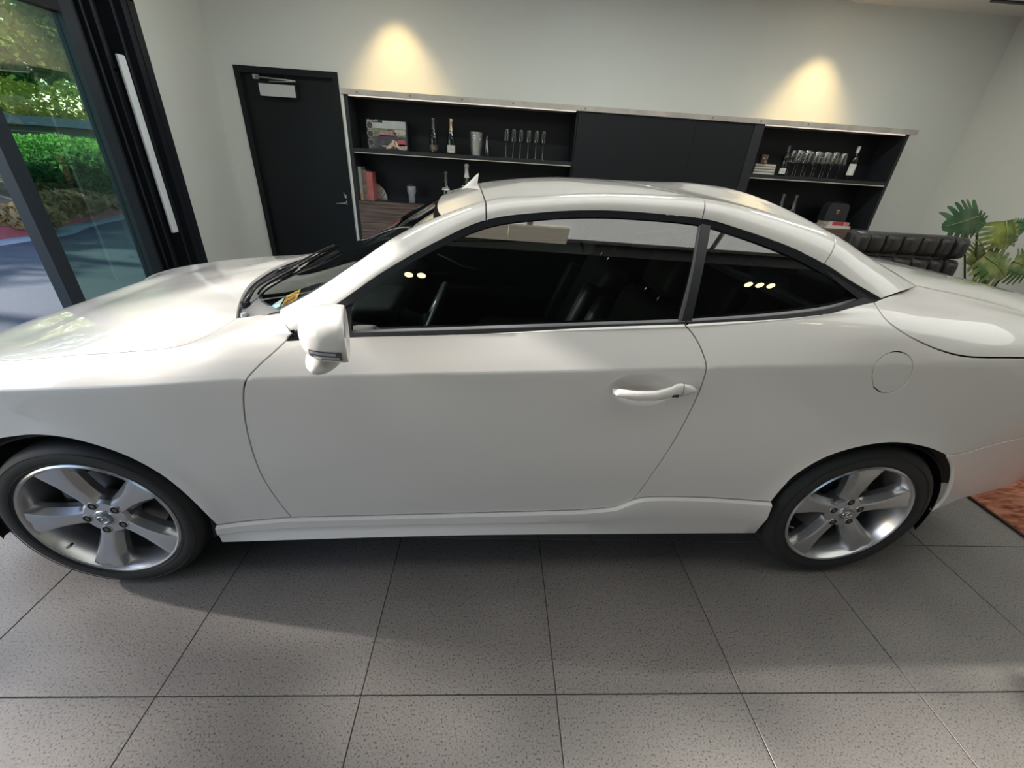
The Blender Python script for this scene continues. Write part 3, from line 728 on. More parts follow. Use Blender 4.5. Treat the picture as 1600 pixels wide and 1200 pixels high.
# ---- door mirrors
def build_mirror(s):
    # near mirror measured on the plane of its outer shell
    c = pix_v((505, 527), -1.0); r_ = pix_v((537, 527), -1.0)
    uR = r_[0]; uL = pix_v((461, 530), -1.0)[0]; wT = pix_v((520, 485), -.985)[2]; wB = pix_v((520, 571), -1.03)[2]
    L = uR-uL; cw = (wT+wB)/2; hw = (wT-wB)/2; cv, hv = -.972, .088
    root = None
    def ring(x, sc, n=28):
        out = []
        for k in range(n):
            a_ = 2*PI*k/n; ca, sa = math.cos(a_), math.sin(a_)
            rx = abs(ca)**.7*math.copysign(1, ca); rz = abs(sa)**.75*math.copysign(1, sa)
            v = cv+rx*hv*sc[0]; w = cw+rz*hw*sc[1]
            lean = (v-cv)*.12*0
            out.append((x+ (v-cv)*(-.25), v*(-s) , w))
        return out
    prof = [(0.0, .02), (.02, .32), (.07, .55), (.16, .76), (.3, .90), (.5, .98), (.7, 1.0), (.88, 1.0), (.97, .985), (1.0, .96), (1.0, .90), (.97, .88), (.955, .86)]
    V = []; n = 28
    for x, sc in prof: V += ring(uL+L*x, (sc, sc), n)
    F = []
    for i in range(len(prof)-1):
        for k in range(n):
            l = (k+1) % n; q = (i*n+k, i*n+l, (i+1)*n+l, (i+1)*n+k); F.append(q if s > 0 else q[::-1])
    root = mesh_obj('side_mirror', V, F, M_PAINT, car, smooth=True)
    R = ring(uL+L*.955, (.87, .87), n)
    mesh_obj('mirror_glass', R, [tuple(range(n))], M_CHROME, root)
    R1 = ring(uL+L*.945, (.9, .9), n)
    mesh_obj('mirror_back', R1, [tuple(range(n))], M_BLACKTRIM, root)
    # foot that carries the housing on the door: a bulge under the shell and a neck to the door
    bm = bmesh.new(); bmesh.ops.create_uvsphere(bm, u_segments=28, v_segments=16, radius=1.0)
    for q in bm.verts:
        c_ = q.co.copy(); k = max(0.0, c_.y*(1))
        q.co = Vector((uL+L*.50+c_.x*L*.40, -s*(-.955+c_.y*.105), cw-hw*.90+c_.z*hw*.52+(c_.y+.1)*.012))
    bmesh.ops.recalc_face_normals(bm, faces=list(bm.faces))
    bm_obj('mirror_foot', bm, M_PAINT, root, smooth=True)
    # turn signal lens wrapped round the lower shell
    def lens(nm, t0, t1, a0, a1, off, material):
        V = []; nx, na = 14, 6
        for i in range(nx):
            x = t0+(t1-t0)*i/(nx-1); sc = np.interp(x, [p[0] for p in prof[:8]], [p[1] for p in prof[:8]])+off
            for j in range(na):
                a_ = math.radians(a0+(a1-a0)*j/(na-1)); ca, sa = math.cos(a_), math.sin(a_)
                rx = abs(ca)**.7*math.copysign(1, ca); rz = abs(sa)**.75*math.copysign(1, sa)
                v = cv+rx*hv*sc; V.append((uL+L*x+(v-cv)*(-.25), -v*s, cw+rz*hw*sc))
        F = [(i*na+j, (i+1)*na+j, (i+1)*na+j+1, i*na+j+1) for i in range(nx-1) for j in range(na-1)]
        return mesh_obj(nm, V, F, material, root, smooth=True)
    lens('turn_signal', .24, .90, 188, 213, .012, mat('signal_bezel', (.07, .075, .085), .15, coat=1.0))
    lens('signal_reflector', .27, .78, 190, 196, .022, mat('signal_clear', (.62, .65, .68), .12, metal=.6))
    lens('signal_reflector', .33, .84, 200, 208, .022, MATS['signal_clear'])
both(build_mirror)
# ---- door handles
def build_handle(s):
    C = [((955, 609), .010, .008), ((962, 607), .022, .013), ((985, 606), .032, .016), ((1015, 606), .034, .0165), ((1040, 605), .032, .019), ((1050, 604), .030, .0225), ((1058, 604.5), .028, .023), ((1070, 605.5), .022, .019), ((1080, 606.5), .014, .012), ((1086, 607), .006, .004)]
    V = []; n = 16
    for p, off, hh in C:
        u, t = p2ut(p); HD = HANDLE_DENTS[:]; HANDLE_DENTS.clear(); P = Psurf([u], [t], -1)[0]; HANDLE_DENTS.extend(HD)
        for k in range(n):
            a_ = 2*PI*k/n; V.append((P[0], -s*(P[1]-off*.75-math.cos(a_)*.012), P[2]+math.sin(a_)*hh))
    m_ = len(C); F = [(i*n+k, i*n+(k+1) % n, (i+1)*n+(k+1) % n, (i+1)*n+k) for i in range(m_-1) for k in range(n)]
    F += [tuple(range(n)), tuple((m_-1)*n+k for k in range(n))]
    bm = bmesh.new(); vv = [bm.verts.new(v) for v in V]
    for f in F: bm.faces.new([vv[q] for q in f])
    bmesh.ops.recalc_face_normals(bm, faces=list(bm.faces))
    h_ = bm_obj('door_handle', bm, M_PAINT, car, smooth=True)
    u, t = p2ut((1047, 612)); P = Psurf([u], [t], -1)[0]
    box('sensor_pad', P[0]-.011, P[0]+.011, min(-s*(P[1]-.0395), -s*(P[1]-.028)), max(-s*(P[1]-.0395), -s*(P[1]-.028)), P[2]+.001, P[2]+.011, M_BLACKTRIM, h_, .003, 2)
    u, t = p2ut((1061, 604)); P = Psurf([u], [t], -1)[0]
    tube('handle_joint', [(P[0], -s*(P[1]-.020-math.cos(q)*.0126), P[2]+math.sin(q)*.0233) for q in np.linspace(-2, 2, 14)], .0007, M_GAP, h_, 5)
both(build_handle)
# ---- shark fin antenna on the header
def fin():
    gs = np.linspace(2.5, 6, 120); gc = Groof(gs, np.full(120, 4.0))
    V = []; n = 9
    for i in range(n):
        x = i/(n-1); u = 1.160+.092*x; hgt = .050*(x**1.6) if x < .93 else .046
        hgt = max(hgt, .002); wd = .028*math.sin(PI*min(1, .12+.75*x))
        zb = float(np.interp(u, gc[:, 0], gc[:, 2]))-.004
        top = .010*x
        for q in ((-wd, 0), (-wd*.8, hgt*.45), (-.006, hgt*.95), (0, hgt), (.006, hgt*.95), (wd*.8, hgt*.45), (wd, 0)):
            V.append((u+(q[1]*.10), q[0], zb+q[1]))
    F = [(i*7+k, i*7+k+1, (i+1)*7+k+1, (i+1)*7+k) for i in range(n-1) for k in range(6)]
    F += [tuple(range(7)), tuple((n-1)*7+k for k in range(7))]
    bm = bmesh.new(); vv = [bm.verts.new(v) for v in V]
    for f in F: bm.faces.new([vv[q] for q in f])
    bmesh.ops.recalc_face_normals(bm, faces=list(bm.faces))
    bm_obj('antenna_fin', bm, M_PAINT, car, smooth=True)
fin()

# ---- wheels
def grid_mesh(bm, rows, closed=False):
    vv = [[bm.verts.new(p) for p in r] for r in rows]
    for i in range(len(rows)-1):
        n = len(rows[i])
        for k in range(n if closed else n-1):
            l = (k+1) % n; bm.faces.new((vv[i][k], vv[i][l], vv[i+1][l], vv[i+1][k]))
def wheel(cu, cw, R, phase, s, rv=.884):
    # local frame: x along the car, y up in the wheel plane, z outward from the car
    root = empty('tmp'); bpy.data.objects.remove(root)
    def place(o): return o
    rim_r = .2455
    bm = bmesh.new(); seg = 72
    prof = [(rim_r, -.012), (rim_r+.002, 0), (rim_r-.004, .004), (rim_r-.010, .001), (rim_r-.014, -.008), (rim_r-.024, -.035), (.208, -.11), (.206, -.2)]
    rows = []
    for k in range(seg+1):
        a_ = 2*PI*k/seg; rows.append([(r*math.cos(a_), r*math.sin(a_), d) for r, d in prof])
    grid_mesh(bm, rows)
    for q in range(5):
        ph = math.radians(phase+72*q); ca, sa = math.cos(ph), math.sin(ph); rows = []
        for r, hwid, dz in [(.030, .024, -.024), (.06, .0225, -.022), (.09, .020, -.018), (.13, .0225, -.013), (.17, .030, -.009), (.205, .040, -.006), (.232, .049, -.005)]:
            k2 = .010+.008*math.sin(PI*min(1, (r-.03)/.2))
            sec = [(-hwid-k2, dz-.045), (-hwid-k2, dz-.022), (-hwid, dz-.001), (-hwid*.5, dz+.002), (0, dz-.001), (hwid*.5, dz+.002), (hwid, dz-.001), (hwid+k2, dz-.022), (hwid+k2, dz-.045)]
            rr = []
            for (y, z) in sec:
                x_ = math.sqrt(max(r*r-(y*.55)**2, 0)) if r > .2 else r
                rr.append((x_*ca-y*sa, x_*sa+y*ca, z))
            rows.append(rr)
        grid_mesh(bm, rows)
    # hub disc
    rows = []
    for k in range(41):
        a_ = 2*PI*k/40; rows.append([(r*math.cos(a_), r*math.sin(a_), d) for r, d in [(.0, -.016), (.030, -.016), (.034, -.019), (.066, -.021), (.075, -.03), (.075, -.08)]])
    grid_mesh(bm, rows)
    bmesh.ops.remove_doubles(bm, verts=list(bm.verts), dist=1e-5)
    bmesh.ops.recalc_face_normals(bm, faces=list(bm.faces))
    w_ = bm_obj('wheel', bm, M_ALLOY, car, angle=32)
    ms = Matrix(((1, 0, 0, cu), (0, 0, s, s*rv), (0, 1, 0, cw), (0, 0, 0, 1)))
    w_.matrix_local = ms
    tp = [(rim_r-.003, -.006), (rim_r+.004, .0), (.262, .006), (.285, .006), (R-.012, -.004), (R-.002, -.02), (R, -.035), (R, -.195), (R-.008, -.215), (.27, -.225), (.21, -.21)]
    V = []; n = len(tp)
    for k in range(96):
        a_ = 2*PI*k/96; V += [(r*math.cos(a_), r*math.sin(a_), d) for r, d in tp]
    F = [(k*n+j, ((k+1) % 96)*n+j, ((k+1) % 96)*n+j+1, k*n+j+1) for k in range(96) for j in range(n-1)]
    o = mesh_obj('tire', V, F, M_RUBBER, w_, smooth=True); o.data.set_sharp_from_angle(angle=math.radians(40))
    for rr_ in (.256, .292):
        tube('tire_ring', [(rr_*math.cos(2*PI*k/64), rr_*math.sin(2*PI*k/64), .0055) for k in range(64)], .0012, M_RUBBER, o, 5, True)
    lathe('brake_disc', [(.0, -.085), (.05, -.085), (.055, -.10), (.15, -.10), (.15, -.125), (0, -.125)], M_STEEL, w_, 40)
    lathe('brake_hat', [(0, -.19), (.2, -.19)], M_DARKHOLE, w_, 40)
    bm = bmesh.new(); bmbox(bm, -.16, -.095, -.06, .075, -.15, -.07, .015, 3); bm_obj('brake_caliper', bm, M_STEEL, w_, angle=40)
    for q in range(5):
        ph = math.radians(phase+72*q); c = (.057*math.cos(ph), .057*math.sin(ph))
        lathe('lug_pocket', [(0, -.0205), (.0140, -.0205), (.0140, -.0190)], M_DARKHOLE, w_, 18, loc=(c[0], c[1], .001))
        lathe('pocket_rim', [(.0140, -.0215), (.0143, -.0185), (.0160, -.0190), (.0165, -.0215)], M_ALLOY, w_, 18, loc=(c[0], c[1], .001))
        bm = bmesh.new(); bmesh.ops.create_cone(bm, cap_ends=True, segments=6, radius1=.008, radius2=.007, depth=.004); bm_obj('lug_nut', bm, M_STEEL, w_, loc=(c[0], c[1], -.0185))
    cap_ = lathe('center_cap', [(0, -.010), (.018, -.0105), (.026, -.013), (.029, -.018)], mat('cap_grey', (.25, .25, .26), .3, metal=.8), w_, 28)
    el = [(.019*math.cos(a_), .0145*math.sin(a_), -.0095) for a_ in np.linspace(0, 2*PI, 29)[:-1]]
    tube('emblem_ring', el, .0016, M_CHROME, cap_, 6, True)
    tube('emblem_stroke', [(.006, .009, -.0092), (-.002, .004, -.0092), (-.007, -.003, -.0092), (-.004, -.0055, -.0092), (.004, -.006, -.0092), (.012, -.006, -.0092)], .0016, M_CHROME, cap_, 6)
    ph = math.radians(phase+36+144); tube('valve_stem', [(.218*math.cos(ph), .218*math.sin(ph), -.03), (.205*math.cos(ph), .205*math.sin(ph), -.012)], .004, M_STEEL, w_, 8)
    return w_
for s in (-1, 1):
    wheel(.005, .3155, .3155, 39, s); wheel(2.73, .327, .327, 21, s, .886)

# ---- cabin
def rbox(name, x0, x1, y0, y1, z0, z1, material, par, bev=.03, rot=None):
    bm = bmesh.new(); bmbox(bm, x0, x1, y0, y1, z0, z1, bev, 3)
    if rot:
        c = Vector(((x0+x1)/2, (y0+y1)/2, z0)); bmesh.ops.rotate(bm, verts=list(bm.verts), cent=c, matrix=Matrix.Rotation(rot, 3, 'Y'))
    return bm_obj(name, bm, material, par, angle=50)
box('cabin_floor', .35, 2.75, -.75, .75, .30, .33, M_INTPLASTIC, car)
box('firewall', .46, .52, -.60, .60, .33, .90, M_INTPLASTIC, car)
for s in (-1, 1):
    v0, v1 = (-.80, -.74) if s < 0 else (.74, .80)
    dpn = box('door_trim', .74, 2.0, v0, v1, .35, .975, M_INTPLASTIC, car, .02, 2)
    e = .735*s
    rbox('armrest', 1.05, 1.75, min(e, e-.07*s), max(e, e-.07*s), .68, .75, M_LEATHER, dpn, .02)
    tube('door_pull', [(1.0, .73*s, .93), (1.06, .715*s, .91), (1.15, .71*s, .87), (1.3, .71*s, .845)], .006, M_INTSILVER, dpn, 6)
    box('inlay_strip', .72, 1.05, min(.733*s, .739*s), max(.733*s, .739*s), .80, .815, M_INTSILVER, dpn)
    box('quarter_trim', 2.0, 2.7, v0 if s < 0 else .70, -.70 if s < 0 else v1, .35, 1.03, M_INTPLASTIC, car, .02, 2)
def dash():
    V = []; F = []; prof = [(.50, .975), (.62, .995), (.78, 1.0), (.90, .985), (.95, .95), (.93, .80), (.85, .62), (.60, .55)]
    vs_ = np.linspace(-.72, .72, 17)
    for v in vs_:
        e = (v/.72)**2
        for u, w in prof: V.append((u+.0+.04*e*(u < .7), v, w-.02*e-.055*(1 if u > .4 else 0)))
    k = len(prof)
    for i in range(16):
        for j in range(k-1): F.append((i*k+j, (i+1)*k+j, (i+1)*k+j+1, i*k+j+1))
    d_ = mesh_obj('dashboard', V, F, M_INTPLASTIC, car, smooth=True)
    bm = bmesh.new(); bmbox(bm, .80, .97, -.52, -.20, .92, .985, .03, 3); bm_obj('instrument_hood', bm, M_INTPLASTIC, d_, angle=50)
    box('center_screen', .93, .945, -.12, .12, .78, .90, mat('screen_black', (.01, .01, .012), .1), d_)
    return d_
dash()
def steering():
    c = Vector((1.06, -.37, .86)); ax = Vector((-.9, 0, .42)).normalized(); e1 = Vector((0, 1, 0)); e2 = ax.cross(e1).normalized()
    st = tube('steering_wheel', [c+(e1*math.cos(a_)+e2*math.sin(a_))*.185 for a_ in np.linspace(0, 2*PI, 41)[:-1]], .015, M_LEATHER, car, 10, True)
    for a_ in (0.15, PI-.15, -PI/2):
        tube('wheel_spoke', [c-ax*.0, c+(e1*math.cos(a_)+e2*math.sin(a_))*.18], [.022, .012], M_INTSILVER if a_ != 0 else M_INTSILVER, st, 8)
    bm = bmesh.new(); bmesh.ops.create_uvsphere(bm, u_segments=16, v_segments=10, radius=.07)
    for v in bm.verts: v.co = c+Vector((v.co.x*.5, v.co.y, v.co.z*.8))
    bm_obj('wheel_hub', bm, M_INTPLASTIC, st, smooth=True)
    tube('steering_column', [c, c+ax*.25], .035, M_INTPLASTIC, st, 10)
steering()
def seat(u, v, rear=False):
    rt = empty('seat', (u, v, .33), 0, car)
    wd = .25
    rbox('seat_cushion', -.28, .26, -wd, wd, .08, .26, M_LEATHER, rt, .06)
    rbox('seat_base', -.22, .22, -.2, .2, 0, .1, M_INTPLASTIC, rt, .02)
    bk = rbox('seat_back', .18, .32, -wd, wd, .18, .72, M_LEATHER, rt, .06, rot=math.radians(22))
    for s in (-1, 1):
        rbox('seat_bolster', .12, .28, s*wd-.045, s*wd+.045, .22, .62, M_LEATHER, bk, .04, rot=math.radians(22))
    hr_ = rbox('headrest', .40, .50, -.14, .14, .71, .90, M_LEATHER, rt, .045, rot=math.radians(14))
    for s in (-1, 1): tube('headrest_post', [(.40, s*.07, .66), (.44, s*.07, .76)], .007, M_CHROME, hr_, 8)
    return rt
seat(1.55, -.37); seat(1.55, .37)
for v in (-.32, .32):
    rt = empty('rear_seat', (2.25, v, .33), 0, car)
    rbox('seat_cushion', -.22, .24, -.27, .27, .08, .24, M_LEATHER, rt, .05)
    rbox('seat_back', .2, .32, -.27, .27, .2, .72, M_LEATHER, rt, .05, rot=math.radians(18))
    rbox('headrest', .40, .49, -.12, .12, .66, .80, M_LEATHER, rt, .04)
rbox('center_console', .85, 1.9, -.12, .12, .33, .62, M_INTPLASTIC, car, .03)
tube('gear_lever', [(1.15, 0, .6), (1.13, 0, .72)], [.012, .022], M_INTSILVER, car, 10)
box('rear_shelf', 2.55, 2.95, -.62, .62, .98, 1.02, M_INTPLASTIC, car)
# rear view mirror behind the windshield
q = Vector(ws_point(.86, 0.0)); rbox('rear_view_mirror', q.x+.07, q.x+.09, -.12, .12, q.z-.075, q.z-.02, M_INTPLASTIC, car, .01)
# seat belt
tube('seat_belt', [(1.98, -.70, 1.02), (1.86, -.66, .90), (1.75, -.60, .70)], .012, mat('belt_grey', (.16, .17, .17), .6), car, 6)
# ================================================================== THE ROOM
X0, X1, Y0, Y1, ZC = -2.9, 5.26, -5.0, 5.3, 3.05
M_WALL = mat('painted_wall', (0.68, 0.70, 0.665), 0.75, bump=0.03, bscale=220)
M_CEIL = mat('ceiling_white', (0.70, 0.70, 0.68), 0.85)
M_GROUT = mat('grout_dark', (0.085, 0.08, 0.075), 0.9)
M_FRAME = mat('dark_bronze_frame', (0.016, 0.020, 0.027), 0.42, metal=0.3)
M_FRAME2 = mat('grey_blue_frame', (0.030, 0.040, 0.055), 0.45, metal=0.2)
def tile_mat():
    mt, t, b = nt('speckled_tile')
    tc = t.nodes.new('ShaderNodeTexCoord'); oi = t.nodes.new('ShaderNodeObjectInfo'); geo = t.nodes.new('ShaderNodeNewGeometry')
    v = t.nodes.new('ShaderNodeTexNoise'); v.inputs['Scale'].default_value = 165; v.inputs['Detail'].default_value = 2
    v2 = t.nodes.new('ShaderNodeTexNoise'); v2.inputs['Scale'].default_value = 260; v2.inputs['Detail'].default_value = 3
    n = t.nodes.new('ShaderNodeTexNoise'); n.inputs['Scale'].default_value = 3.0; n.inputs['Detail'].default_value = 5
    for q in (v, v2, n): t.links.new(geo.outputs['Position'], q.inputs['Vector'])
    r = t.nodes.new('ShaderNodeValToRGB'); r.color_ramp.elements[0].position = .30; r.color_ramp.elements[1].position = .44
    r.color_ramp.elements[0].color = (.042, .036, .033, 1); r.color_ramp.elements[1].color = (.235, .212, .197, 1)
    e = r.color_ramp.elements.new(.66); e.color = (.255, .233, .219, 1); e = r.color_ramp.elements.new(.74); e.color = (.36, .335, .32, 1)
    t.links.new(v.outputs['Fac'], r.inputs[0])
    mx = t.nodes.new('ShaderNodeMixRGB'); mx.blend_type = 'MULTIPLY'; mx.inputs[0].default_value = .5
    t.links.new(r.outputs[0], mx.inputs[1]); t.links.new(v2.outputs['Color'], mx.inputs[2])
    mx2 = t.nodes.new('ShaderNodeMixRGB'); mx2.blend_type = 'OVERLAY'; mx2.inputs[0].default_value = .25
    t.links.new(mx.outputs[0], mx2.inputs[1]); t.links.new(n.outputs['Fac'], mx2.inputs[2])
    ad = t.nodes.new('ShaderNodeMixRGB'); ad.blend_type = 'ADD'; ad.inputs[0].default_value = .02
    t.links.new(mx2.outputs[0], ad.inputs[1]); t.links.new(oi.outputs['Random'], ad.inputs[2])
    t.links.new(ad.outputs[0], b.inputs['Base Color']); setp(b, Roughness=.34, Specular_IOR_Level=.5)
    bp = t.nodes.new('ShaderNodeBump'); bp.inputs['Strength'].default_value = .08; bp.inputs['Distance'].default_value = .002
    t.links.new(v.outputs['Fac'], bp.inputs['Height']); t.links.new(bp.outputs[0], b.inputs['Normal'])
    return mt
M_TILE = tile_mat()
floor = tag(box('floor', X0-.2, X1+.2, Y0-.2, Y1+.2, -.12, -.004, M_GROUT), kind='structure')
TS = .6062; TX, TY = on_floor((869, 1085))[:2]
tile_me = None; ntile = 0
for i in range(-8, 14):
    for j in range(-6, 12):
        x0, y0 = TX+i*TS, TY+(j-1)*TS
        if x0+TS < X0-.02 or x0 > X1+.02 or y0 > Y1 or y0+TS < -2.4: continue
        if tile_me is None:
            tb = box('tile', -TS/2+.0016, TS/2-.0016, -TS/2+.0016, TS/2-.0016, -.012, 0, M_TILE, floor, .0012, 1); tile_me = tb.data; tb.location = (x0+TS/2, y0+TS/2, 0)
        else:
            tb = bpy.data.objects.new('tile', tile_me); COL.objects.link(tb); tb.parent = floor; tb.location = (x0+TS/2, y0+TS/2, 0)
        ntile += 1
box('far_tile_field', X0, X1, Y0, -2.4, -.012, -.001, M_TILE, floor)
def structure(o): return tag(o, kind='structure')
# back wall with its door opening
DX0, DX1, DZ = on_y((364, 101), Y1)[0], on_y((527, 112), Y1)[0], on_y((364, 101), Y1)[2]
bm = bmesh.new()
bmbox(bm, X0-.2, DX0, Y1, Y1+.2, 0, ZC+.3); bmbox(bm, DX1, X1+.2, Y1, Y1+.2, 0, ZC+.3); bmbox(bm, DX0, DX1, Y1, Y1+.2, DZ, ZC+.3)
structure(bm_obj('wall_back', bm, M_WALL))
structure(box('wall_right', X1, X1+.2, Y0-.2, Y1, 0, ZC+.3, M_WALL))
OY1 = 4.385; OZ = 2.62; OY0 = -1.6
bm = bmesh.new(); bmbox(bm, X0-.2, X0, OY1, Y1, 0, ZC+.3); bmbox(bm, X0-.2, X0, Y0-.2, OY0, 0, ZC+.3); bmbox(bm, X0-.2, X0, OY0, OY1, OZ, ZC+.3)
structure(bm_obj('wall_left', bm, M_WALL))
# wall behind the viewer, with a window added for daylight fill
bm = bmesh.new(); bmbox(bm, X0-.2, X1+.2, Y0-.2, Y0, 2.35, ZC+.3); bmbox(bm, X0-.2, -.75, Y0-.2, Y0, 0, 2.35); bmbox(bm, 2.2, X1+.2, Y0-.2, Y0, 0, 2.35); bmbox(bm, -.75, 2.2, Y0-.2, Y0, 0, .9)
structure(bm_obj('wall_front', bm, mat('dark_grey_wall', (.05, .05, .05), .7)))
w2 = structure(box('fill_window', -.75, 2.2, Y0-.09, Y0-.08, .9, 2.35, glassmat('clear_pane', (.85, .9, .9), 1.0)))
for x in (-.75, .7, 2.15): box('window_mullion', x, x+.05, Y0-.12, Y0-.04, .9, 2.35, M_FRAME, w2)
# ceilings: white over the car, dark dropped part behind the viewer
SOF = 0.10
structure(box('ceiling', X0-.2, X1+.2, SOF, Y1+.2, ZC, ZC+.2, M_CEIL))
structure(box('ceiling_dropped', X0-.2, X1+.2, Y0-.2, SOF, 2.86, ZC+.2, mat('soffit_dark', (.012, .013, .013), .6)))
for nm, y0, y1, x0, x1 in (('baseboard_back', Y1-.012, Y1, DX1, X1), ('baseboard_right', Y0, Y1-.012, X1-.012, X1)):
    structure(box(nm, x0, x1, y0, y1, 0, .10, M_WALL))
# wood ceiling panels over the viewer (glow added to show bright in the side glass)
M_OAK = mat('pale_oak_glow', (.50, .44, .33), .5, noise=.18, nscale=6, stretch=(.3, 6, 6), emit=(.80, .74, .58), estr=.9)
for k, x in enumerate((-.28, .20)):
    tag(box('ceiling_panel', x, x+.475, .115, .285, ZC-.06, ZC-.03, M_OAK), 'pale oak veneer panel with added glow along the dark ceiling edge', 'ceiling panel', 'oak ceiling panels')
# ceiling slot near the far corner
tag(box('ceiling_slot', *(lambda a, b: (min(a[0], b[0]), max(a[0], b[0])+.5))(on_floor((1550, 0), ZC), on_floor((1600, 4), ZC)), on_floor((1575, 2), ZC)[1]-.03, on_floor((1575, 2), ZC)[1]+.02, ZC-.012, ZC-.0005, M_BLACKTRIM), 'long thin black slot in the white ceiling near the right wall', 'ceiling slot')

# lamps --------------------------------------------------------------
def lamp_mat(name, col, st): return mat(name, (.9, .9, .9), .5, emit=col, estr=st)
M_LED = lamp_mat('warm_lamp', (1.0, .84, .42), 11.0)
def trio(x, y, z, n=3, label='', rz=0.0):
    rt = empty('downlight', (x, y, z), rz)
    tag(rt, label, 'downlight', 'recessed multi-lamp ceiling downlights')
    L = .11*n
    box('housing', -L/2, L/2, -.055, .055, -.012, -.001, M_BLACKTRIM, rt)
    for k in range(n):
        lathe('lamp_lens', [(0, -.0135), (.032, -.0135), (.036, -.011)], M_LED, rt, 16, loc=((k-(n-1)/2)*.105, 0, -.001))
    return rt
for k, (x, y, z, n) in enumerate([(-.54, -.29, 2.86, 2), (2.45, -.14, 2.86, 3), (4.2, -.3, 2.86, 3), (-2.2, -.3, 2.86, 3), (.6, -3.2, 2.86, 3)]):
    trio(x, y, z, n, ('black recessed downlight with two warm lamps in the dark ceiling' if n == 2 else 'black recessed downlight with three warm lamps in a row'))
# unseen LED battens added as fill to brighten the showroom
for k, (x, y) in enumerate([(1.05, 3.7), (3.5, 3.7), (-1.4, 3.7), (1.05, -4.3), (3.4, -4.3), (-1.4, -4.3)]):
    rt = empty('fill_batten', (x, y, ZC if y > SOF else 2.86)); tag(rt, 'slim white fill batten added between the car and the back wall' if y > SOF else 'slim white fill batten added in the dark dropped ceiling', 'ceiling light', 'added fill battens')
    box('housing', -.62, .62, -.06, .06, -.035, -.001, mat('lamp_white', (.8, .8, .8), .4), rt)
    box('diffuser', -.60, .60, -.05, .05, -.040, -.034, lamp_mat('fill_diffuser', (.97, 1.0, .95), 50.0) if y > SOF else lamp_mat('fill_diffuser_dim', (1.0, .97, .92), 5.0), rt)
# unseen glowing panels added overhead to brighten the car's upper surfaces
for k in range(1, 5):
    x = -2.75+k*1.56; rt = empty('fill_panel', (x+.77, 1.24, ZC)); tag(rt, 'large soft fill panel added beside the dark dropped ceiling', 'fill panel', 'added fill panels')
    box('panel_frame', -.77, .77, -1.10, 1.10, -.020, -.001, mat('lamp_white', (.8, .8, .8), .4), rt)
    box('panel_diffuser', -.755, .755, -1.085, 1.085, -.024, -.019, lamp_mat('fill_diffuser_soft', (.97, 1.0, .95), 1.5), rt)
# wall washers over the cabinet
for k, p in enumerate([(622, 95), (1268, 140)]):
    q = on_y(p, Y1); rt = empty('wall_washer', (q[0], Y1-.37, ZC)); tag(rt, 'round recessed spotlight washing the back wall with warm light', 'spotlight', 'wall washer spotlights')
    lathe('trim_ring', [(.036, -.010), (.040, -.004), (.062, -.004), (.064, -.001)], mat('lamp_white', (.8, .8, .8), .4), rt, 24)
    lathe('lamp_lens', [(0, -.006), (.036, -.006)], M_LED, rt, 20)
    ld = bpy.data.lights.new('washer_light', 'SPOT'); ld.energy = 75; ld.color = (1.0, .70, .30); ld.spot_size = math.radians(72); ld.spot_blend = .8; ld.shadow_soft_size = .03
    lo_ = bpy.data.objects.new('washer_light', ld); COL.objects.link(lo_); lo_.parent = rt; lo_.location = (0, 0, -.03); lo_.rotation_euler = (math.radians(8), 0, 0)

# ---------------------------------------------------------------- inner door in the back wall
d1 = empty('door_1', ((DX0+DX1)/2, Y1, 0)); d1['kind'] = 'structure'
W2 = (DX1-DX0)/2; FW = .055
M_DOOR = mat('door_black_paint', (.008, .0095, .012), .45, spec=.3)
M_NICKEL = mat('satin_nickel', (.55, .55, .55), .3, metal=1.0)
bm = bmesh.new(); bmbox(bm, -W2, -W2+FW, -.015, .12, 0, DZ); bmbox(bm, W2-FW, W2, -.015, .12, 0, DZ); bmbox(bm, -W2+FW, W2-FW, -.015, .12, DZ-FW, DZ)
bm_obj('door_frame', bm, M_DOOR, d1)
leaf = box('door_leaf', -W2+FW+.003, W2-FW-.003, .035, .078, .008, DZ-FW-.003, M_DOOR, d1)
def dl(p, y=.035): q = on_y(p, Y1+y); return q[0]-(DX0+DX1)/2, q[2]
a = dl((407, 131)); b = dl((466, 152)); c = dl((409, 148))
cl = box('door_closer', a[0], b[0]+.02, -.02, .035, c[1]-.015, a[1]+.02, M_DOOR, d1, .004, 2)
box('closer_cover', a[0]+.006, b[0]-.0, -.024, -.019, c[1]-.012, a[1]-.0, mat('closer_white', (.55, .55, .54), .5), cl)
q0 = dl((404, 121)); q1 = dl((467, 129)); q2 = dl((425, 127))
tube('closer_arm', [(q0[0], -.03, q0[1]), (q1[0], -.05, q1[1])], .007, M_NICKEL, d1, 8)
tube('closer_arm', [(q1[0], -.05, q1[1]-.004), (q2[0], -.03, q2[1]-.01)], .006, M_NICKEL, d1, 8)
box('closer_bracket', q0[0]-.03, q0[0]+.03, -.03, -.012, q0[1]-.02, q0[1]+.02, M_NICKEL, d1, .004, 2)
h0 = dl((544, 317)); h1 = dl((528, 318)); k0 = dl((541, 307))
lv = tube('lever_handle', [(h0[0], .03, h0[1]), (h0[0], -.02, h0[1]), (h0[0]-.015, -.03, h0[1]), (h1[0], -.03, h1[1]+.006)], .009, M_NICKEL, d1, 10)
for (xx, zz, rr_) in ((h0[0], h0[1], .027), (k0[0], k0[1], .02)):
    o = lathe('rosette', [(0, .008), (rr_*.9, .008), (rr_, 0)], M_NICKEL, d1, 20, loc=(xx, .034, zz)); o.rotation_euler = (PI/2, 0, 0)
tube('key', [(k0[0], .03, k0[1]), (k0[0], -.01, k0[1]), (k0[0]-.008, -.012, k0[1]+.045)], .004, M_NICKEL, d1, 6)

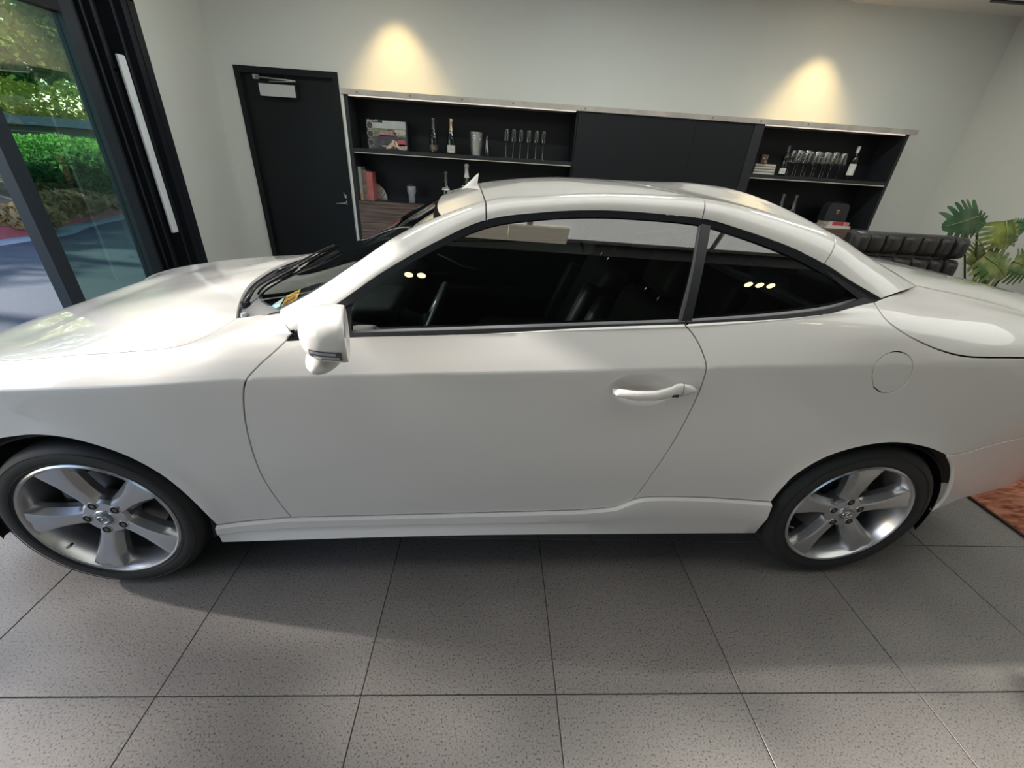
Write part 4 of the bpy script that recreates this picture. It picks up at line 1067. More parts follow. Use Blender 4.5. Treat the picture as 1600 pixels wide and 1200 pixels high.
# ---------------------------------------------------------------- glazed folding door in the left wall
dw = empty('door_2', (X0, 3.6, 0)); dw['kind'] = 'structure'
def ybox(name, y0, y1, z0, z1, x0, x1, material, par=dw, bev=0.0): return box(name, x0, x1, y0-3.6, y1-3.6, z0, z1, material, par, bev, 1)
ybox('jamb', 4.235, OY1, 0, OZ, -.12, .004, M_FRAME)
ybox('jamb_fin', 4.30, 4.315, 0, OZ, .004, .010, M_FRAME)
ybox('head_track', OY0, OY1, 2.42, OZ, -.14, .004, M_FRAME)
ybox('head_track_lip', OY0, OY1, 2.40, 2.42, -.03, .004, M_FRAME)
for k, (y0, y1, xx) in enumerate([(3.775, 3.80, -.02), (3.82, 3.86, -.055), (3.875, 3.895, -.03), (3.91, 3.95, -.07), (3.965, 3.99, -.025), (4.005, 4.03, -.05), (4.16, 4.18, -.02), (4.19, 4.235, -.05)]):
    ybox('folded_panel_edge', y0, y1, 0, 2.42, -.13, xx, M_FRAME, dw, .003)
ybox('panel_backing', 3.775, 4.235, 0, 2.42, -.145, -.132, M_FRAME)
ybox('gasket', 3.80, 3.82, 0, 2.42, -.12, -.085, M_GAP); 
pull_a, pull_b = on_x((188, 85), X0+.03), on_x((280, 362), X0+.03)
ph = ybox('pull_bar', pull_a[1]-.035, pull_a[1]+.035, pull_b[2], pull_a[2], .012, .038, mat('daylit_pale_metal', (.74, .80, .83), .35), dw, .006)  # pale colour carries the daylight reflected along the bar
for z in (pull_b[2]+.1, pull_a[2]-.1): ybox('pull_standoff', pull_a[1]-.015, pull_a[1]+.015, z-.012, z+.012, -.05, .013, M_FRAME)
lf = ybox('leaf_stile', 3.672, 3.775, .02, 2.42, -.085, -.01, M_FRAME2)
ybox('leaf_stile', 2.888, 2.992, .02, 2.42, -.085, -.01, M_FRAME2)
ybox('stile_bead', 2.992, 3.012, .12, 2.17, -.07, -.03, M_FRAME)
ybox('leaf_rail', 2.992, 3.672, 2.17, 2.42, -.085, -.01, M_FRAME); ybox('leaf_rail', 2.992, 3.672, .02, .12, -.085, -.01, M_FRAME2)
ybox('leaf_glass', 2.992, 3.672, .12, 2.17, -.055, -.045, glassmat('tinted_door_glass', (.58, .72, .66), 2.4))
ybox('threshold', OY0, OY1, -.01, .012, -.20, .0, mat('threshold_metal', (.25, .25, .25), .4, metal=.8))
# ================================================================== CABINET ON THE BACK WALL
CF = 4.95                                   # front face of the cabinet
def cz(p, y=CF): q = on_y(p, y); return q[0], q[2]
cx0, ctop = cz((534, 137)); cx1 = cz((1422, 210))[0]; ctop = (cz((534, 137))[1]+cz((1430, 204))[1])/2
xs_top_end = cz((1434, 203))[0]
M_CAB = mat('matt_black_panel', (.008, .009, .012), .5, spec=.3)
M_CAB2 = mat('black_shelf_edge', (.018, .020, .024), .5, spec=.4)
M_WALNUT = None
def walnut():
    mt, t, b = nt('walnut_veneer')
    tc = t.nodes.new('ShaderNodeTexCoord'); mp = t.nodes.new('ShaderNodeMapping'); mp.inputs['Scale'].default_value = (1.2, 8, 26)
    n = t.nodes.new('ShaderNodeTexNoise'); n.inputs['Scale'].default_value = 2.2; n.inputs['Detail'].default_value = 8; n.inputs['Distortion'].default_value = .6
    r = t.nodes.new('ShaderNodeValToRGB'); r.color_ramp.elements[0].position = .32; r.color_ramp.elements[1].position = .68
    r.color_ramp.elements[0].color = (.055, .034, .028, 1); r.color_ramp.elements[1].color = (.20, .135, .115, 1)
    t.links.new(tc.outputs['Object'], mp.inputs[0]); t.links.new(mp.outputs[0], n.inputs['Vector']); t.links.new(n.outputs['Fac'], r.inputs[0]); t.links.new(r.outputs[0], b.inputs['Base Color'])
    setp(b, Roughness=.45); return mt
M_WALNUT = walnut()
cab = empty('display_cabinet', ((cx0+cx1)/2, (CF+Y1)/2, 0)); tag(cab, 'long black wall cabinet with open lit shelves and walnut lower fronts', 'cabinet')
CX, CY = (cx0+cx1)/2, (CF+Y1)/2
def cbox(name, x0, x1, y0, y1, z0, z1, material, par=cab, bev=0.0): return box(name, x0-CX, x1-CX, y0-CY, y1-CY, z0, z1, material, par, bev, 1)
STR = .045
zt = ctop-STR                                 # underside of the top strip
xm0 = cz((905, 175))[0]; xm1 = cz((1180, 195))[0]; xm2 = cz((1196, 195))[0]
shz = (cz((552, 231))[1]+cz((897, 253))[1])/2   # top of the shelf
ctz = cz((554, 313))[1]                        # top of the walnut base
YB = Y1-.02
top = cbox('top_rail', cx0-.01, xs_top_end, CF-.018, Y1-.001, zt, ctop, mat('raw_aluminium', (.52, .48, .44), .35, metal=.4, noise=.15, nscale=8))
for p in [(557, 140), (640, 146), (722, 152), (802, 158), (915, 167), (1115, 181), (1190, 187), (1264, 193)]:
    x, z = cz(p, CF-.018); o = lathe('screw', [(0, .003), (.008, .003), (.009, 0)], mat('screw_grey', (.22, .22, .22), .4, metal=1), top, 10, loc=(x-CX, CF-.018-CY, (zt+ctop)/2)); o.rotation_euler = (PI/2, 0, 0)
cbox('end_trim', cx0-.012, cx0+.008, CF-.006, Y1-.001, 0, zt, mat('white_trim', (.68, .67, .64), .5))
cbox('side_panel', cx0+.008, cx0+.045, CF, Y1-.001, 0, zt, M_CAB2)
cbox('side_panel', cx1-.03, cx1, CF, Y1-.001, 0, zt, M_CAB2)
cbox('back_panel', cx0+.045, xm0, YB, Y1-.001, ctz, zt, M_CAB)
cbox('back_panel', xm2, cx1-.03, YB, Y1-.001, ctz, zt, M_CAB)
xmid = (xm0+xm1)/2
cbox('flush_door', xm0, xmid+.30, CF+.002, CF+.022, ctz+.003, zt-.003, M_CAB); cbox('flush_door', xmid+.304, xm1-.002, CF+.006, CF+.026, ctz+.003, zt-.003, M_CAB)
cbox('divider', xm0-.02, xm0, CF+.02, Y1-.001, ctz, zt, M_CAB)
cbox('divider', xm1, xm2, CF, Y1-.001, ctz, zt, M_CAB2)
sl = cbox('shelf', cx0+.045, xm0-.02, CF+.005, YB, shz-.035, shz, M_CAB2)
sr = cbox('shelf', xm2, cx1-.03, CF+.005, YB, shz-.035, shz, M_CAB2)
M_STRIP = lamp_mat('shelf_led', (1.0, .90, .74), .7)
M_STRIP2 = mat('led_channel', (.55, .50, .42), .4)
cbox('led_strip', cx0+.05, xm0-.03, CF+.012, CF+.030, zt-.009, zt-.001, M_STRIP)
cbox('led_strip', xm2+.005, cx1-.035, CF+.012, CF+.030, zt-.009, zt-.001, M_STRIP)
cbox('led_channel', cx0+.05, xm0-.03, CF+.002, CF+.012, shz-.044, shz-.036, M_STRIP2)
cbox('led_channel', xm2+.005, cx1-.035, CF+.002, CF+.012, shz-.044, shz-.036, M_STRIP2)
ct = cbox('countertop', cx0+.045, cx1-.03, CF+.001, YB, ctz-.028, ctz, M_CAB2)
nf = 7; fw = (cx1-.03-cx0-.045)/nf
for k in range(nf): cbox('walnut_front', cx0+.045+k*fw+.0015, cx0+.045+(k+1)*fw-.0015, CF-.016, CF+.004, .10, ctz+.0, M_WALNUT)
cbox('base_carcass', cx0+.045, cx1-.03, CF+.02, YB, .0, ctz-.03, M_CAB)

# ================================================================== THINGS ON THE SHELVES
YI = 5.10
def xat(p, y=YI): return on_y(p, y)[0]
def hgt(p_top, p_bot, y=YI): return on_y(p_top, y)[2]-on_y(p_bot, y)[2]
M_BGLASS = mat('dark_bottle_glass', (.008, .012, .009), .06, coat=.5)
M_GOLDFOIL = mat('gold_foil', (.62, .45, .27), .3, metal=.7)
M_BLKFOIL = mat('dark_foil', (.10, .09, .085), .35, metal=.4)
M_CREAM = mat('cream_label', (.62, .60, .54), .6)
M_WHITEL = mat('white_label', (.72, .71, .69), .6)
M_INK = mat('ink_black', (.02, .02, .02), .6)
def bottle(x, y, z, H, kind, foil, label_m, text=None, lab=(.10, .30), lbl='', grp=None, tilt=0.0, r=None):
    rt = empty('wine_bottle', (x, y, z)); tag(rt, lbl, 'bottle', grp)
    r = r or H*(.135 if kind == 'champagne' else .122)
    if kind == 'champagne': pr = [(0, 0), (r*.85, 0), (r, .02*H), (r, .42*H), (r*.93, .50*H), (r*.62, .62*H), (r*.40, .72*H), (r*.32, .82*H), (r*.30, .97*H), (0, .97*H)]
    else: pr = [(0, 0), (r*.9, 0), (r, .02*H), (r, .60*H), (r*.9, .66*H), (r*.5, .72*H), (r*.38, .76*H), (r*.36, .985*H), (0, .985*H)]
    bd = lathe('bottle_glass', pr, M_BGLASS, rt, 24)
    f0 = .68 if kind == 'champagne' else .80
    fp = [(np.interp(f0*H, [p[1] for p in pr[2:]], [p[0] for p in pr[2:]])+.0008, f0*H), (r*.36, .80*H), (r*.335, .92*H), (r*.42, .925*H), (r*.42, .97*H), (r*.36, H), (0, H)] if kind == 'champagne' else [(r*.40, f0*H), (r*.39, .985*H), (r*.42, .99*H), (r*.40, H), (0, H)]
    lathe('foil_cap', fp, foil, rt, 20)
    if label_m:
        V = []; n = 13
        for k in range(n):
            a_ = -PI/2+math.radians(-75+150*k/(n-1))
            for q in lab:
                rl = float(np.interp(q*H, [p[1] for p in pr[2:]], [p[0] for p in pr[2:]]))+.0008; V.append((rl*math.cos(a_), rl*math.sin(a_), q*H))
        lb = mesh_obj('paper_label', V, [(2*k, 2*k+2, 2*k+3, 2*k+1) for k in range(n-1)], label_m, rt, smooth=True)
        for f_, wd in (((.72, .5), (.45, .7), (.3, .4)) if lab[1] < .45 else ()):
            z_ = (lab[0]+(lab[1]-lab[0])*f_)*H; V = []
            for k in range(7):
                a_ = -PI/2+wd*(-.6+1.2*k/6); V += [((r+.0014)*math.cos(a_), (r+.0014)*math.sin(a_), z_), ((r+.0014)*math.cos(a_), (r+.0014)*math.sin(a_), z_+H*.008)]
            mesh_obj('label_print', V, [(2*k, 2*k+2, 2*k+3, 2*k+1) for k in range(6)], M_INK if label_m in (M_CREAM, M_WHITEL) else M_GOLDFOIL, lb)
    return rt
# toy box with a printed front
bx0, bx1 = xat((573, 200)), xat((636, 205)); bz = hgt((575, 184), (576, 231)); 
def print_mat(name, stops, scale=(1, 1, 1), nscale=4.0, detail=6):
    mt, t, b = nt(name); tc = t.nodes.new('ShaderNodeTexCoord'); mp = t.nodes.new('ShaderNodeMapping'); mp.inputs['Scale'].default_value = scale
    n = t.nodes.new('ShaderNodeTexNoise'); n.inputs['Scale'].default_value = nscale; n.inputs['Detail'].default_value = detail
    r = t.nodes.new('ShaderNodeValToRGB'); e = r.color_ramp.elements
    while len(e) > 1: e.remove(e[-1])
    e[0].position = stops[0][0]; e[0].color = (*stops[0][1], 1)
    for p_, c_ in stops[1:]: q = e.new(p_); q.color = (*c_, 1)
    t.links.new(tc.outputs['Object'], mp.inputs[0]); t.links.new(mp.outputs[0], n.inputs['Vector']); t.links.new(n.outputs['Fac'], r.inputs[0]); t.links.new(r.outputs[0], b.inputs['Base Color']); setp(b, Roughness=.4); return mt
tb = empty('toy_box', ((bx0+bx1)/2, YI, shz)); tag(tb, 'printed toy car box with picture front leaning on the upper left shelf', 'toy box')
HW = (bx1-bx0)/2
box('carton', -HW, HW, 0, .09, 0, bz, mat('carton_black', (.02, .02, .022), .5), tb)
pf = lambda n_, x0, x1, z0, z1, m_, d=.001: box(n_, -HW+x0*2*HW, -HW+x1*2*HW, -d, 0, z0*bz, z1*bz, m_, tb)
pf('printed_sky', .02, .97, .55, .97, mat('print_sky', (.42, .44, .43), .5, noise=.15, nscale=9), .0008)
pf('printed_hills', .02, .97, .40, .72, print_mat('print_hills', [(.3, (.05, .07, .03)), (.5, (.18, .20, .12)), (.7, (.32, .30, .22))], (1, 1, 3), 12), .0012)
pf('printed_road', .02, .97, .02, .45, print_mat('print_road', [(.35, (.03, .03, .035)), (.6, (.10, .09, .09)), (.75, (.3, .25, .22))], (1, 1, 2), 14), .0014)
for (x0, x1, z0, z1, c_) in [(.30, .72, .47, .64, (.36, .20, .20)), (.26, .78, .30, .50, (.07, .06, .07)), (.66, .95, .52, .70, (.45, .42, .36)), (.72, .97, .16, .36, (.45, .10, .11)), (.74, .98, .02, .22, (.5, .42, .4))]:
    bm = bmesh.new(); bmbox(bm, -HW+x0*2*HW, -HW+x1*2*HW, -.0026, 0, z0*bz, z1*bz, .0); 
    bmesh.ops.bevel(bm, geom=[e for e in bm.edges if abs(e.verts[0].co.y-e.verts[1].co.y) > .001], offset=.012, segments=4, affect='EDGES')
    bm_obj('printed_car_shape', bm, mat('print_%d' % int(x0*1000+z0*10), c_, .4, noise=.3, nscale=30), tb)
for z in (.80, .52, .23):
    o = lathe('printed_roundel', [(0, .003), (HW*.15, .003)], mat('print_dark', (.06, .05, .05), .5), tb, 20, loc=(-HW*.84, 0, z*bz)); o.rotation_euler = (PI/2, 0, 0)
    tube('roundel_ring', [(-HW*.84+HW*.15*math.cos(a_), -.003, z*bz+HW*.15*math.sin(a_)) for a_ in np.linspace(0, 2*PI, 21)[:-1]], .0016, M_CREAM, tb, 5, True)
pf('title_banner', 0, .40, .90, 1.0, M_INK, .003)
text_obj('box_title', 'playmobil', .030, M_WHITEL, tb, (-HW+.006, -.0035, bz*.925), (PI/2, 0, 0))
pf('print_strip', .36, .52, .115, .145, M_WHITEL, .003)
# rope knot ornament
kx = xat((615, 224), 5.03); kn = empty('knot_ornament', (kx, 5.03, shz)); tag(kn, 'small cream rope knot ornament in front of the toy box', 'ornament')
M_ROPE = mat('cream_rope', (.62, .48, .36), .6)
tube('rope_loop', [(-.075, -.01, .014), (-.04, -.015, .02), (-.01, 0, .045), (.01, .01, .075), (.03, 0, .07), (.035, -.012, .04), (.05, -.012, .022), (.08, -.01, .014)], .012, M_ROPE, kn, 10)
tube('rope_wrap', [(-.02, -.02, .012), (-.012, -.028, .045), (0, -.012, .085), (.018, .01, .08), (.02, .012, .03), (.0, .01, .012)], .011, M_ROPE, kn, 10)
tube('rope_loop', [(-.05, .0, .02), (-.045, .005, .045), (-.02, .0, .06), (.0, -.01, .05), (.02, -.02, .03)], .010, M_ROPE, kn, 10)
bottle(xat((678, 236)), YI, shz, hgt((676, 182), (678, 237)), 'champagne', M_BLKFOIL, mat('black_gold_label', (.10, .08, .05), .4, noise=.4, nscale=60), lab=(.08, .24), lbl='dark champagne bottle with black foil on the upper left shelf')
bottle(xat((705, 237)), YI, shz, hgt((703, 183), (705, 238)), 'champagne', M_GOLDFOIL, M_CREAM, lab=(.04, .26), lbl='champagne bottle with gold foil and cream label')
# hammered ice bucket
hb = hgt((744, 205), (744, 242)); kx = xat((744, 240)); rb_ = (xat((755, 206))-xat((734, 206)))/2
ib = empty('ice_bucket', (kx, YI, shz)); tag(ib, 'hammered silver ice bucket on the upper left shelf', 'ice bucket')
M_HAM = mat('hammered_silver', (.62, .61, .58), .28, metal=.9, bump=.9, bscale=55)
lathe('bucket_wall', [(0, 0), (rb_*.72, 0), (rb_*.76, .01), (rb_*.97, hb*.96), (rb_, hb), (rb_*.95, hb), (rb_*.9, hb*.9), (rb_*.7, .02), (0, .02)], M_HAM, ib, 36)
kx = xat((760, 240), 5.06); sc_ = empty('ice_scoop', (kx, 5.06, shz)); tag(sc_, 'small silver ice tongs standing beside the ice bucket', 'ice tongs')
hs = hgt((761, 211), (759, 243), 5.06)
tube('tongs_arm', [(-.012, 0, .004), (-.004, 0, hs*.5), (.0, 0, hs*.92), (.006, 0, hs)], [.008, .005, .004, .003], M_NICKEL, sc_, 8)
tube('tongs_arm', [(.014, 0, .004), (.012, 0, hs*.3), (.006, 0, hs*.6), (.0, 0, hs*.92)], [.012, .009, .004, .004], M_NICKEL, sc_, 8)
# glasses
M_CRYSTAL = glassmat('crystal', (.93, .94, .93), 2.4)
def stemware(name, x, y, z, H, flute, lbl, grp):
    rt = empty(name, (x, y, z)); tag(rt, lbl, 'glass', grp)
    if flute: pr = [(.0, .52), (.010, .525), (.022, .56), (.030, .60), (.028, .75), (.022, 1.0), (.0205, 1.0), (.0265, .75), (.0285, .61), (.02, .57), (0, .545)]
    else: pr = [(0, .46), (.012, .465), (.036, .52), (.048, .60), (.046, .75), (.038, 1.0), (.0365, 1.0), (.0445, .75), (.0465, .605), (.034, .535), (0, .48)]
    sc0 = H/.26
    lathe('bowl', [(r*sc0, q*H) for r, q in pr], M_CRYSTAL, rt, 20)
    lathe('stem', [(.0035*sc0, .02*H), (.0028*sc0, .2*H), (.0032*sc0, (.5 if flute else .44)*H), (.006*sc0, (.525 if flute else .465)*H)], M_CRYSTAL, rt, 8)
    lathe('foot', [(0, 0), (.032*sc0, 0), (.033*sc0, .003), (.01*sc0, .007), (.0035*sc0, .02*H)], M_CRYSTAL, rt, 20)
    return rt
Hf = hgt((791, 201), (789, 246)); f0 = None
for k, p in enumerate([(790, 246), (801, 247), (812, 247), (824, 248), (836, 248), (847, 249)]):
    if f0 is None: f0 = stemware('champagne_flute', xat(p), YI, shz, Hf, True, 'crystal champagne flute in the row on the upper left shelf', 'champagne flutes in a row')
    else: dup(f0, (xat(p), YI, shz), 0)
# lower left shelf
def book(name, x0, x1, y0, y1, z0, z1, cover, lbl, grp=None, flat=False):
    rt = empty(name, ((x0+x1)/2, (y0+y1)/2, z0)); tag(rt, lbl, 'book', grp)
    a_, b_, H = (x1-x0)/2, (y1-y0)/2, z1-z0
    pg = mat('book_pages', (.62, .59, .52), .8)
    if not flat:
        bm = bmesh.new(); bmbox(bm, -a_, -a_+.002, -b_, b_, 0, H); bmbox(bm, a_-.002, a_, -b_, b_, 0, H); bmbox(bm, -a_+.002, a_-.002, -b_, -b_+.002, 0, H)
        bm_obj('cover', bm, cover, rt); box('pages', -a_+.002, a_-.002, -b_+.002, b_-.004, .002, H-.003, pg, rt)
    else:
        bm = bmesh.new(); bmbox(bm, -a_, a_, -b_, b_, 0, .003); bmbox(bm, -a_, a_, -b_, b_, H-.003, H); bmbox(bm, -a_, a_, b_-.002, b_, .003, H-.003)
        bm_obj('cover', bm, cover, rt); box('pages', -a_+.003, a_-.003, -b_+.001, b_-.004, .003, H-.003, pg, rt)
    return rt
YL = 5.06
xb = [xat((559, 285), YL), xat((566, 285), YL), xat((572, 285), YL), xat((581, 285), YL)]
hb1 = hgt((558, 259), (563, 311), YL); hb2 = hgt((566, 264), (568, 311), YL); hb3 = hgt((573, 266), (576, 311), YL)
w_bk = (xb[3]-xb[0])/3
b1 = book('book', xb[0], xb[0]+w_bk, YL-.02, YL+.15, ctz, ctz+hb1, print_mat('spine_mint', [(.3, (.32, .36, .32)), (.7, (.46, .48, .44))], (1, 1, 1), 8), 'tall pale green book with orange spine foot on the lower left shelf')
box('spine_patch', -w_bk/2*.96, w_bk/2*.96, -.0862, -.0852, .02, .07, mat('spine_orange', (.55, .26, .14), .5), b1)
book('book', xb[0]+w_bk+.002, xb[0]+2*w_bk, YL-.015, YL+.15, ctz, ctz+hb2, mat('spine_brown', (.17, .13, .10), .5, noise=.4, nscale=30), 'dark brown patterned book between the green and red books')
book('book', xb[0]+2*w_bk+.002, xb[0]+3.3*w_bk, YL-.025, YL+.14, ctz, ctz+hb3, mat('spine_red', (.42, .12, .11), .5, noise=.15, nscale=20), 'red hardback book leaning beside the brake disc')
# brake disc leaning against the books
rd = hgt((583, 283), (583, 311), 5.235)
bd = empty('display_brake_disc', (xat((580, 311), 5.235), 5.235, ctz)); tag(bd, 'drilled silver brake disc standing behind the red book', 'brake disc')
M_DISC = mat('disc_silver', (.50, .48, .44), .35, metal=.8)
V = []; F = []; n = 24
for k in range(n+1):
    a_ = PI*k/n
    for r in (rd*.56, rd): V += [(r*math.cos(a_), -.012, r*math.sin(a_)), (r*math.cos(a_), .012, r*math.sin(a_))]
for k in range(n):
    i, j = 4*k, 4*k+4; F += [(i, i+2, j+2, j), (i+1, j+1, j+3, i+3), (i+2, i+3, j+3, j+2), (i, j, j+1, i+1)]
mesh_obj('friction_ring', V, F, M_DISC, bd)
V = []; F = []
for k in range(n+1):
    a_ = PI*k/n
    for r, y in ((rd*.24, -.03), (rd*.48, -.03), (rd*.56, -.012)): V.append((r*math.cos(a_), y, r*math.sin(a_)))
for k in range(n):
    for j in range(2): F.append((3*k+j, 3*k+j+1, 3*k+j+4, 3*k+j+3))
mesh_obj('disc_hat', V, F, mat('disc_hat_grey', (.16, .155, .15), .5, metal=.6), bd)
for k in range(12):
    for q in range(4):
        a_ = math.radians(7+k*15+q*4.5); r = rd*(.63+.09*q)
        o = lathe('drill_hole', [(0, .0005), (rd*.028, .0005)], M_DARKHOLE, bd, 8, loc=(r*math.cos(a_), -.0125, r*math.sin(a_))); o.rotation_euler = (PI/2, 0, 0)
# tumbler
ht = hgt((643, 286), (644, 315), YL); rt_ = (xat((651, 290), YL)-xat((637, 290), YL))/2
tm = empty('travel_tumbler', (xat((644, 315), YL), YL, ctz)); tag(tm, 'grey travel tumbler with black lid and small badge', 'tumbler')
lathe('cup', [(0, 0), (rt_*.68, 0), (rt_*.72, .004), (rt_*.74, ht*.4), (rt_*.98, ht*.6), (rt_, ht*.92), (rt_*.9, ht*.92)], mat('tumbler_grey', (.36, .37, .40), .4, metal=.3), tm, 24)
lathe('lid', [(rt_*1.0, ht*.90), (rt_*1.05, ht*.93), (rt_*1.02, ht*1.0), (0, ht*1.0)], M_BLACKTRIM, tm, 24)
o = lathe('badge', [(0, .001), (rt_*.26, .001)], mat('badge_white', (.6, .58, .56), .5), tm, 16, loc=(-rt_*.1, -rt_*.99, ht*.76)); o.rotation_euler = (PI/2, 0, 0)
for k, q in enumerate((-.08, .08)):
    o = lathe('badge_dot', [(0, .0015), (rt_*.09, .0015)], M_INK if k else mat('badge_red', (.4, .05, .04), .5), tm, 8, loc=(-rt_*.1+q*rt_, -rt_*.99, ht*(.76+q*.4))); o.rotation_euler = (PI/2, 0, 0)
z697 = on_y((697, 268), YL)[2]
bottle(xat((697, 300), YL), YL, ctz, z697-ctz, 'champagne', M_BLKFOIL, M_WHITEL, lab=(.45, .52), lbl='slim dark bottle with pale neck band near the antenna fin')
z729 = on_y((729, 256), YL)[2]
bottle(xat((729, 280), YL), YL, ctz, z729-ctz, 'champagne', mat('white_foil', (.66, .65, .63), .4), M_WHITEL, lab=(.3, .5), lbl='bottle with white foil neck standing behind the antenna fin')
# right hand shelves
xr0, xr1 = xat((1177, 262)), xat((1211, 262)); hst = hgt((1178, 254), (1176, 271)); nb_ = 4
for k in range(nb_):
    book('book', xr0+.002*k, xr1-.001*k, YI-.02, YI+.13, shz+k*hst/nb_, shz+(k+1)*hst/nb_-.001, mat('cover_charcoal', (.05, .048, .045), .6), 'thin cream-edged paperback in the stack of four on the right shelf', 'stacked paperbacks', True)
kx = xat((1193, 245)); 
sb = empty('gift_tin', (kx, YI-.01, shz+hst)); tag(sb, 'small dark patterned tin standing on the stack of paperbacks', 'tin')
hh_ = hgt((1195, 238), (1193, 252)); box('tin_body', -.035, .035, -.03, .03, 0, hh_*.85, print_mat('tin_print', [(.35, (.03, .02, .02)), (.55, (.12, .05, .04)), (.7, (.45, .40, .34))], (1, 1, 1), 40), sb, .004, 2); box('tin_lid', -.037, .037, -.032, .032, hh_*.85, hh_, mat('tin_lid', (.05, .04, .04), .3), sb, .003, 2)
bottle(xat((1220, 272)), YI, shz, hgt((1231, 226), (1220, 273)), 'wine', M_BLKFOIL, M_WHITEL, lab=(.06, .25), lbl='dark wine bottle with white label left of the wine glasses')
Hg = hgt((1250, 235), (1247, 276)); f1 = None
for k, p in enumerate([(1234, 275), (1247, 276), (1262, 277), (1276, 277), (1289, 278), (1302, 279)]):
    if f1 is None: f1 = stemware('wine_glass', xat(p), YI-.03, shz, Hg, False, 'crystal wine glass in the front row on the right shelf', 'front row of wine glasses')
    else: dup(f1, (xat(p), YI-.03, shz), 0)
for k, p in enumerate([(1226, 272), (1239, 273), (1253, 274), (1267, 275), (1281, 276)]):
    q = dup(f1, (xat(p, YI+.10)+.02, YI+.10, shz), 0); q['label'] = 'crystal wine glass in the back row on the right shelf'; q['group'] = 'back row of wine glasses'
bottle(xat((1323, 280)), YI, shz, hgt((1339, 227), (1323, 280)), 'wine', mat('white_foil', (.66, .65, .63), .4), M_WHITEL, lab=(.14, .48), lbl='dark wine bottle with white capsule right of the wine glasses')
for p, lb in (((1221, 303), 'dark bottle with plain neck on the lower right shelf'), ((1241, 305), 'dark bottle with pale collar on the lower right shelf')):
    zz = on_y(p, YL)[2]; q = bottle(xat((p[0]-4, 330), YL), YL, ctz, zz-ctz, 'champagne', M_BLKFOIL, M_WHITEL if p[0] > 1230 else None, lab=(.72, .75), lbl=lb)
    sl_ = lathe('bottle_shine', [(.0, .30), (.0, .31)], M_BGLASS, q, 6) if False else None
xs0, xs1 = xat((1283, 350), YL), xat((1315, 352), YL); zb1 = hgt((1286, 346), (1286, 356), YL)
book('book', xs0-.02, xs1+.02, YL-.12, YL+.08, ctz, ctz+zb1*.42, M_WHITEL, 'white hardback lying flat under the red and white book', None, True)
_rb = book('book', xs0, xs1, YL-.11, YL+.08, ctz+zb1*.42+.001, ctz+zb1, print_mat('cover_redwhite', [(.40, (.58, .55, .53)), (.5, (.50, .06, .07)), (.62, (.5, .07, .08)), (.7, (.6, .58, .55))], (1, .2, .2), 9), 'red and white book lying under the black crested case', None, True)
_sw = (xs1-xs0)/2; box('spine', -_sw*.62, _sw*.45, -.0975, -.0952, .003, zb1*.58-.005, mat('spine_crimson', (.50, .05, .06), .5), _rb); box('spine', _sw*.55, _sw*.9, -.0975, -.0952, .003, zb1*.58-.005, mat('spine_pink', (.5, .25, .25), .5), _rb)
# black crested case
hx0, hx1 = xat((1283, 340), YL), xat((1317, 342), YL); hc = hgt((1302, 319), (1298, 347), YL)
cs = empty('crested_case', ((hx0+hx1)/2, YL, ctz+zb1+.001)); tag(cs, 'black rounded hard case with a small gold crest on two books', 'case')
_hw = (hx1-hx0)/2; _rc = min(.07, _hw*.45); _out = [(-_hw, 0), (_hw, 0)]+[(_hw*.94-_rc+_rc*math.cos(q), hc-_rc+_rc*math.sin(q)) for q in np.linspace(0, PI/2, 8)]+[(-_hw*.94+_rc-_rc*math.sin(q), hc-_rc+_rc*math.cos(q)) for q in np.linspace(0, PI/2, 8)]
_k = len(_out); o = mesh_obj('shell', [(x, -.05, z) for x, z in _out]+[(x, .06, z) for x, z in _out], [tuple(range(_k)), tuple(range(_k, 2*_k))[::-1]]+[(i, _k+i, _k+(i+1) % _k, (i+1) % _k) for i in range(_k)], mat('case_black', (.022, .024, .03), .4), cs)
cr = [(-.016, .022), (0, .026), (.016, .022), (.017, .0), (.010, -.016), (0, -.024), (-.010, -.016), (-.017, 0)]
mesh_obj('crest', [(x, -.0515, hc*.52+z) for x, z in cr]+[(x*.9, -.054, hc*.52+z*.9) for x, z in cr], [tuple(range(8, 16))]+[(i, (i+1) % 8, 8+(i+1) % 8, 8+i) for i in range(8)], mat('crest_gold', (.50, .36, .14), .35, metal=.8), cs)
box('crest_field', -.006, .006, -.0555, -.054, hc*.52-.008, hc*.52+.010, M_INK, cs); 
for s in (-1, 1): box('crest_bar', .0075*s-.003, .0075*s+.003, -.0553, -.054, hc*.52+.004*s-.006, hc*.52+.004*s+.006, mat('crest_red', (.35, .04, .04), .4), cs)
tube('carry_loop', [(-.03, 0, hc-.001), (-.02, 0, hc+.014), (.02, 0, hc+.014), (.03, 0, hc-.001)], .004, M_BLACKTRIM, cs, 8)

